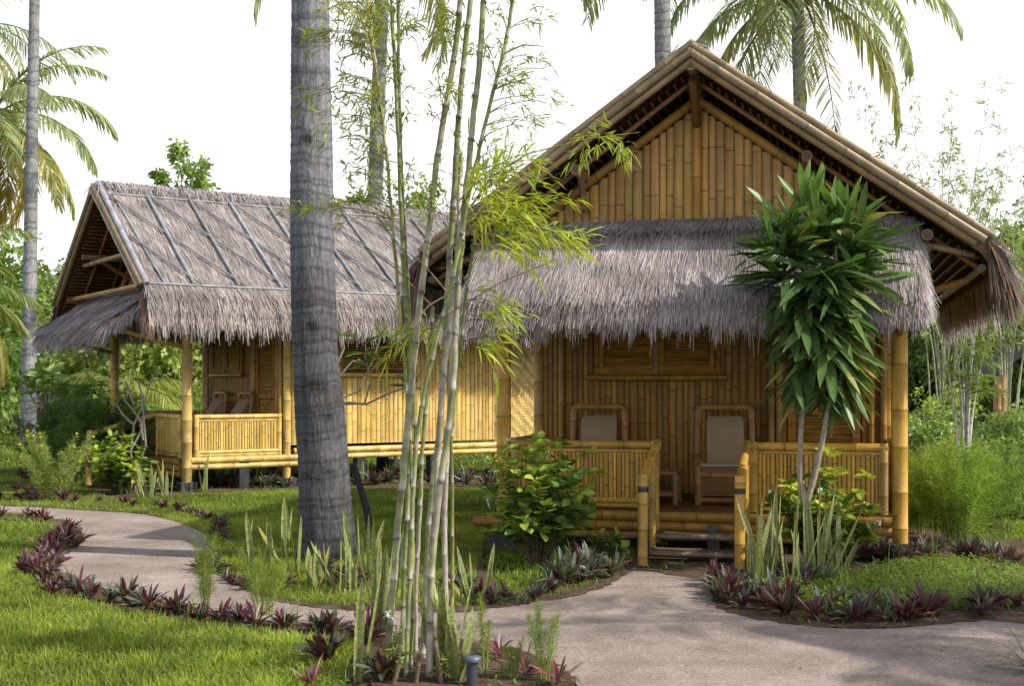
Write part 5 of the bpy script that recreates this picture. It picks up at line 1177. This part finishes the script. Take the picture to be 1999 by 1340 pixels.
# ================================================================== light, sky, camera
ELEV=41; sx,sy=.94,-.30
sun=bpy.data.lights.new('sun','SUN'); sun.energy=5.0; sun.angle=math.radians(.6); sun.color=(1,.95,.86)
so=bpy.data.objects.new('sun',sun); link(so)
v=Vector((sx,sy,math.hypot(sx,sy)*math.tan(math.radians(ELEV)))); so.rotation_euler=v.to_track_quat('Z','Y').to_euler()
w=bpy.data.worlds.new('World'); SC.world=w; w.use_nodes=True; nt=w.node_tree; nt.nodes.clear(); N=nt.nodes; Lk=nt.links
sk=N.new('ShaderNodeTexSky'); sk.sky_type='NISHITA'; sk.sun_disc=False; sk.sun_elevation=math.radians(ELEV); sk.sun_rotation=math.atan2(sx,sy); sk.dust_density=2.5; sk.air_density=1.0
bg=N.new('ShaderNodeBackground'); bg.inputs[1].default_value=.16
tc=N.new('ShaderNodeTexCoord'); sp=N.new('ShaderNodeSeparateXYZ'); mr=N.new('ShaderNodeMapRange')
mr.inputs[1].default_value=.30; mr.inputs[2].default_value=.55; mr.inputs[3].default_value=1.0; mr.inputs[4].default_value=.05
nz=N.new('ShaderNodeTexNoise'); nz.inputs['Scale'].default_value=1.6; nz.inputs['Detail'].default_value=6
ml=N.new('ShaderNodeMath'); ml.operation='MULTIPLY_ADD'; ml.inputs[1].default_value=.36; ml.inputs[2].default_value=-.22
ad=N.new('ShaderNodeMath'); ad.operation='ADD'; ad.use_clamp=True
mx=N.new('ShaderNodeMix'); mx.data_type='RGBA'; mx.inputs[7].default_value=(8.6,8.75,8.9,1)
Lk.new(tc.outputs['Generated'],sp.inputs[0]); Lk.new(tc.outputs['Generated'],nz.inputs['Vector']); Lk.new(sp.outputs[2],mr.inputs[0])
Lk.new(nz.outputs[0],ml.inputs[0]); Lk.new(mr.outputs[0],ad.inputs[0]); Lk.new(ml.outputs[0],ad.inputs[1])
Lk.new(ad.outputs[0],mx.inputs[0]); Lk.new(sk.outputs[0],mx.inputs[6]); Lk.new(mx.outputs[2],bg.inputs[0])
wo=N.new('ShaderNodeOutputWorld'); Lk.new(bg.outputs[0],wo.inputs[0])
SC.view_settings.view_transform='Standard'; SC.view_settings.look='None'; SC.view_settings.exposure=0; SC.view_settings.gamma=1
cam=bpy.data.cameras.new('camera'); cam.sensor_width=36; cam.lens=36*F/1999; cam.shift_y=(YH-670)/1999; cam.clip_end=2000; cam.clip_start=.1
cam.dof.use_dof=True; cam.dof.focus_distance=11.5; cam.dof.aperture_fstop=7.0
co=bpy.data.objects.new('camera',cam); link(co); co.location=(0,0,EYE); co.rotation_euler=(math.radians(90),0,0); SC.camera=co
SC.cycles.max_bounces=6; SC.cycles.diffuse_bounces=3; SC.cycles.transmission_bounces=4; SC.cycles.use_denoising=True
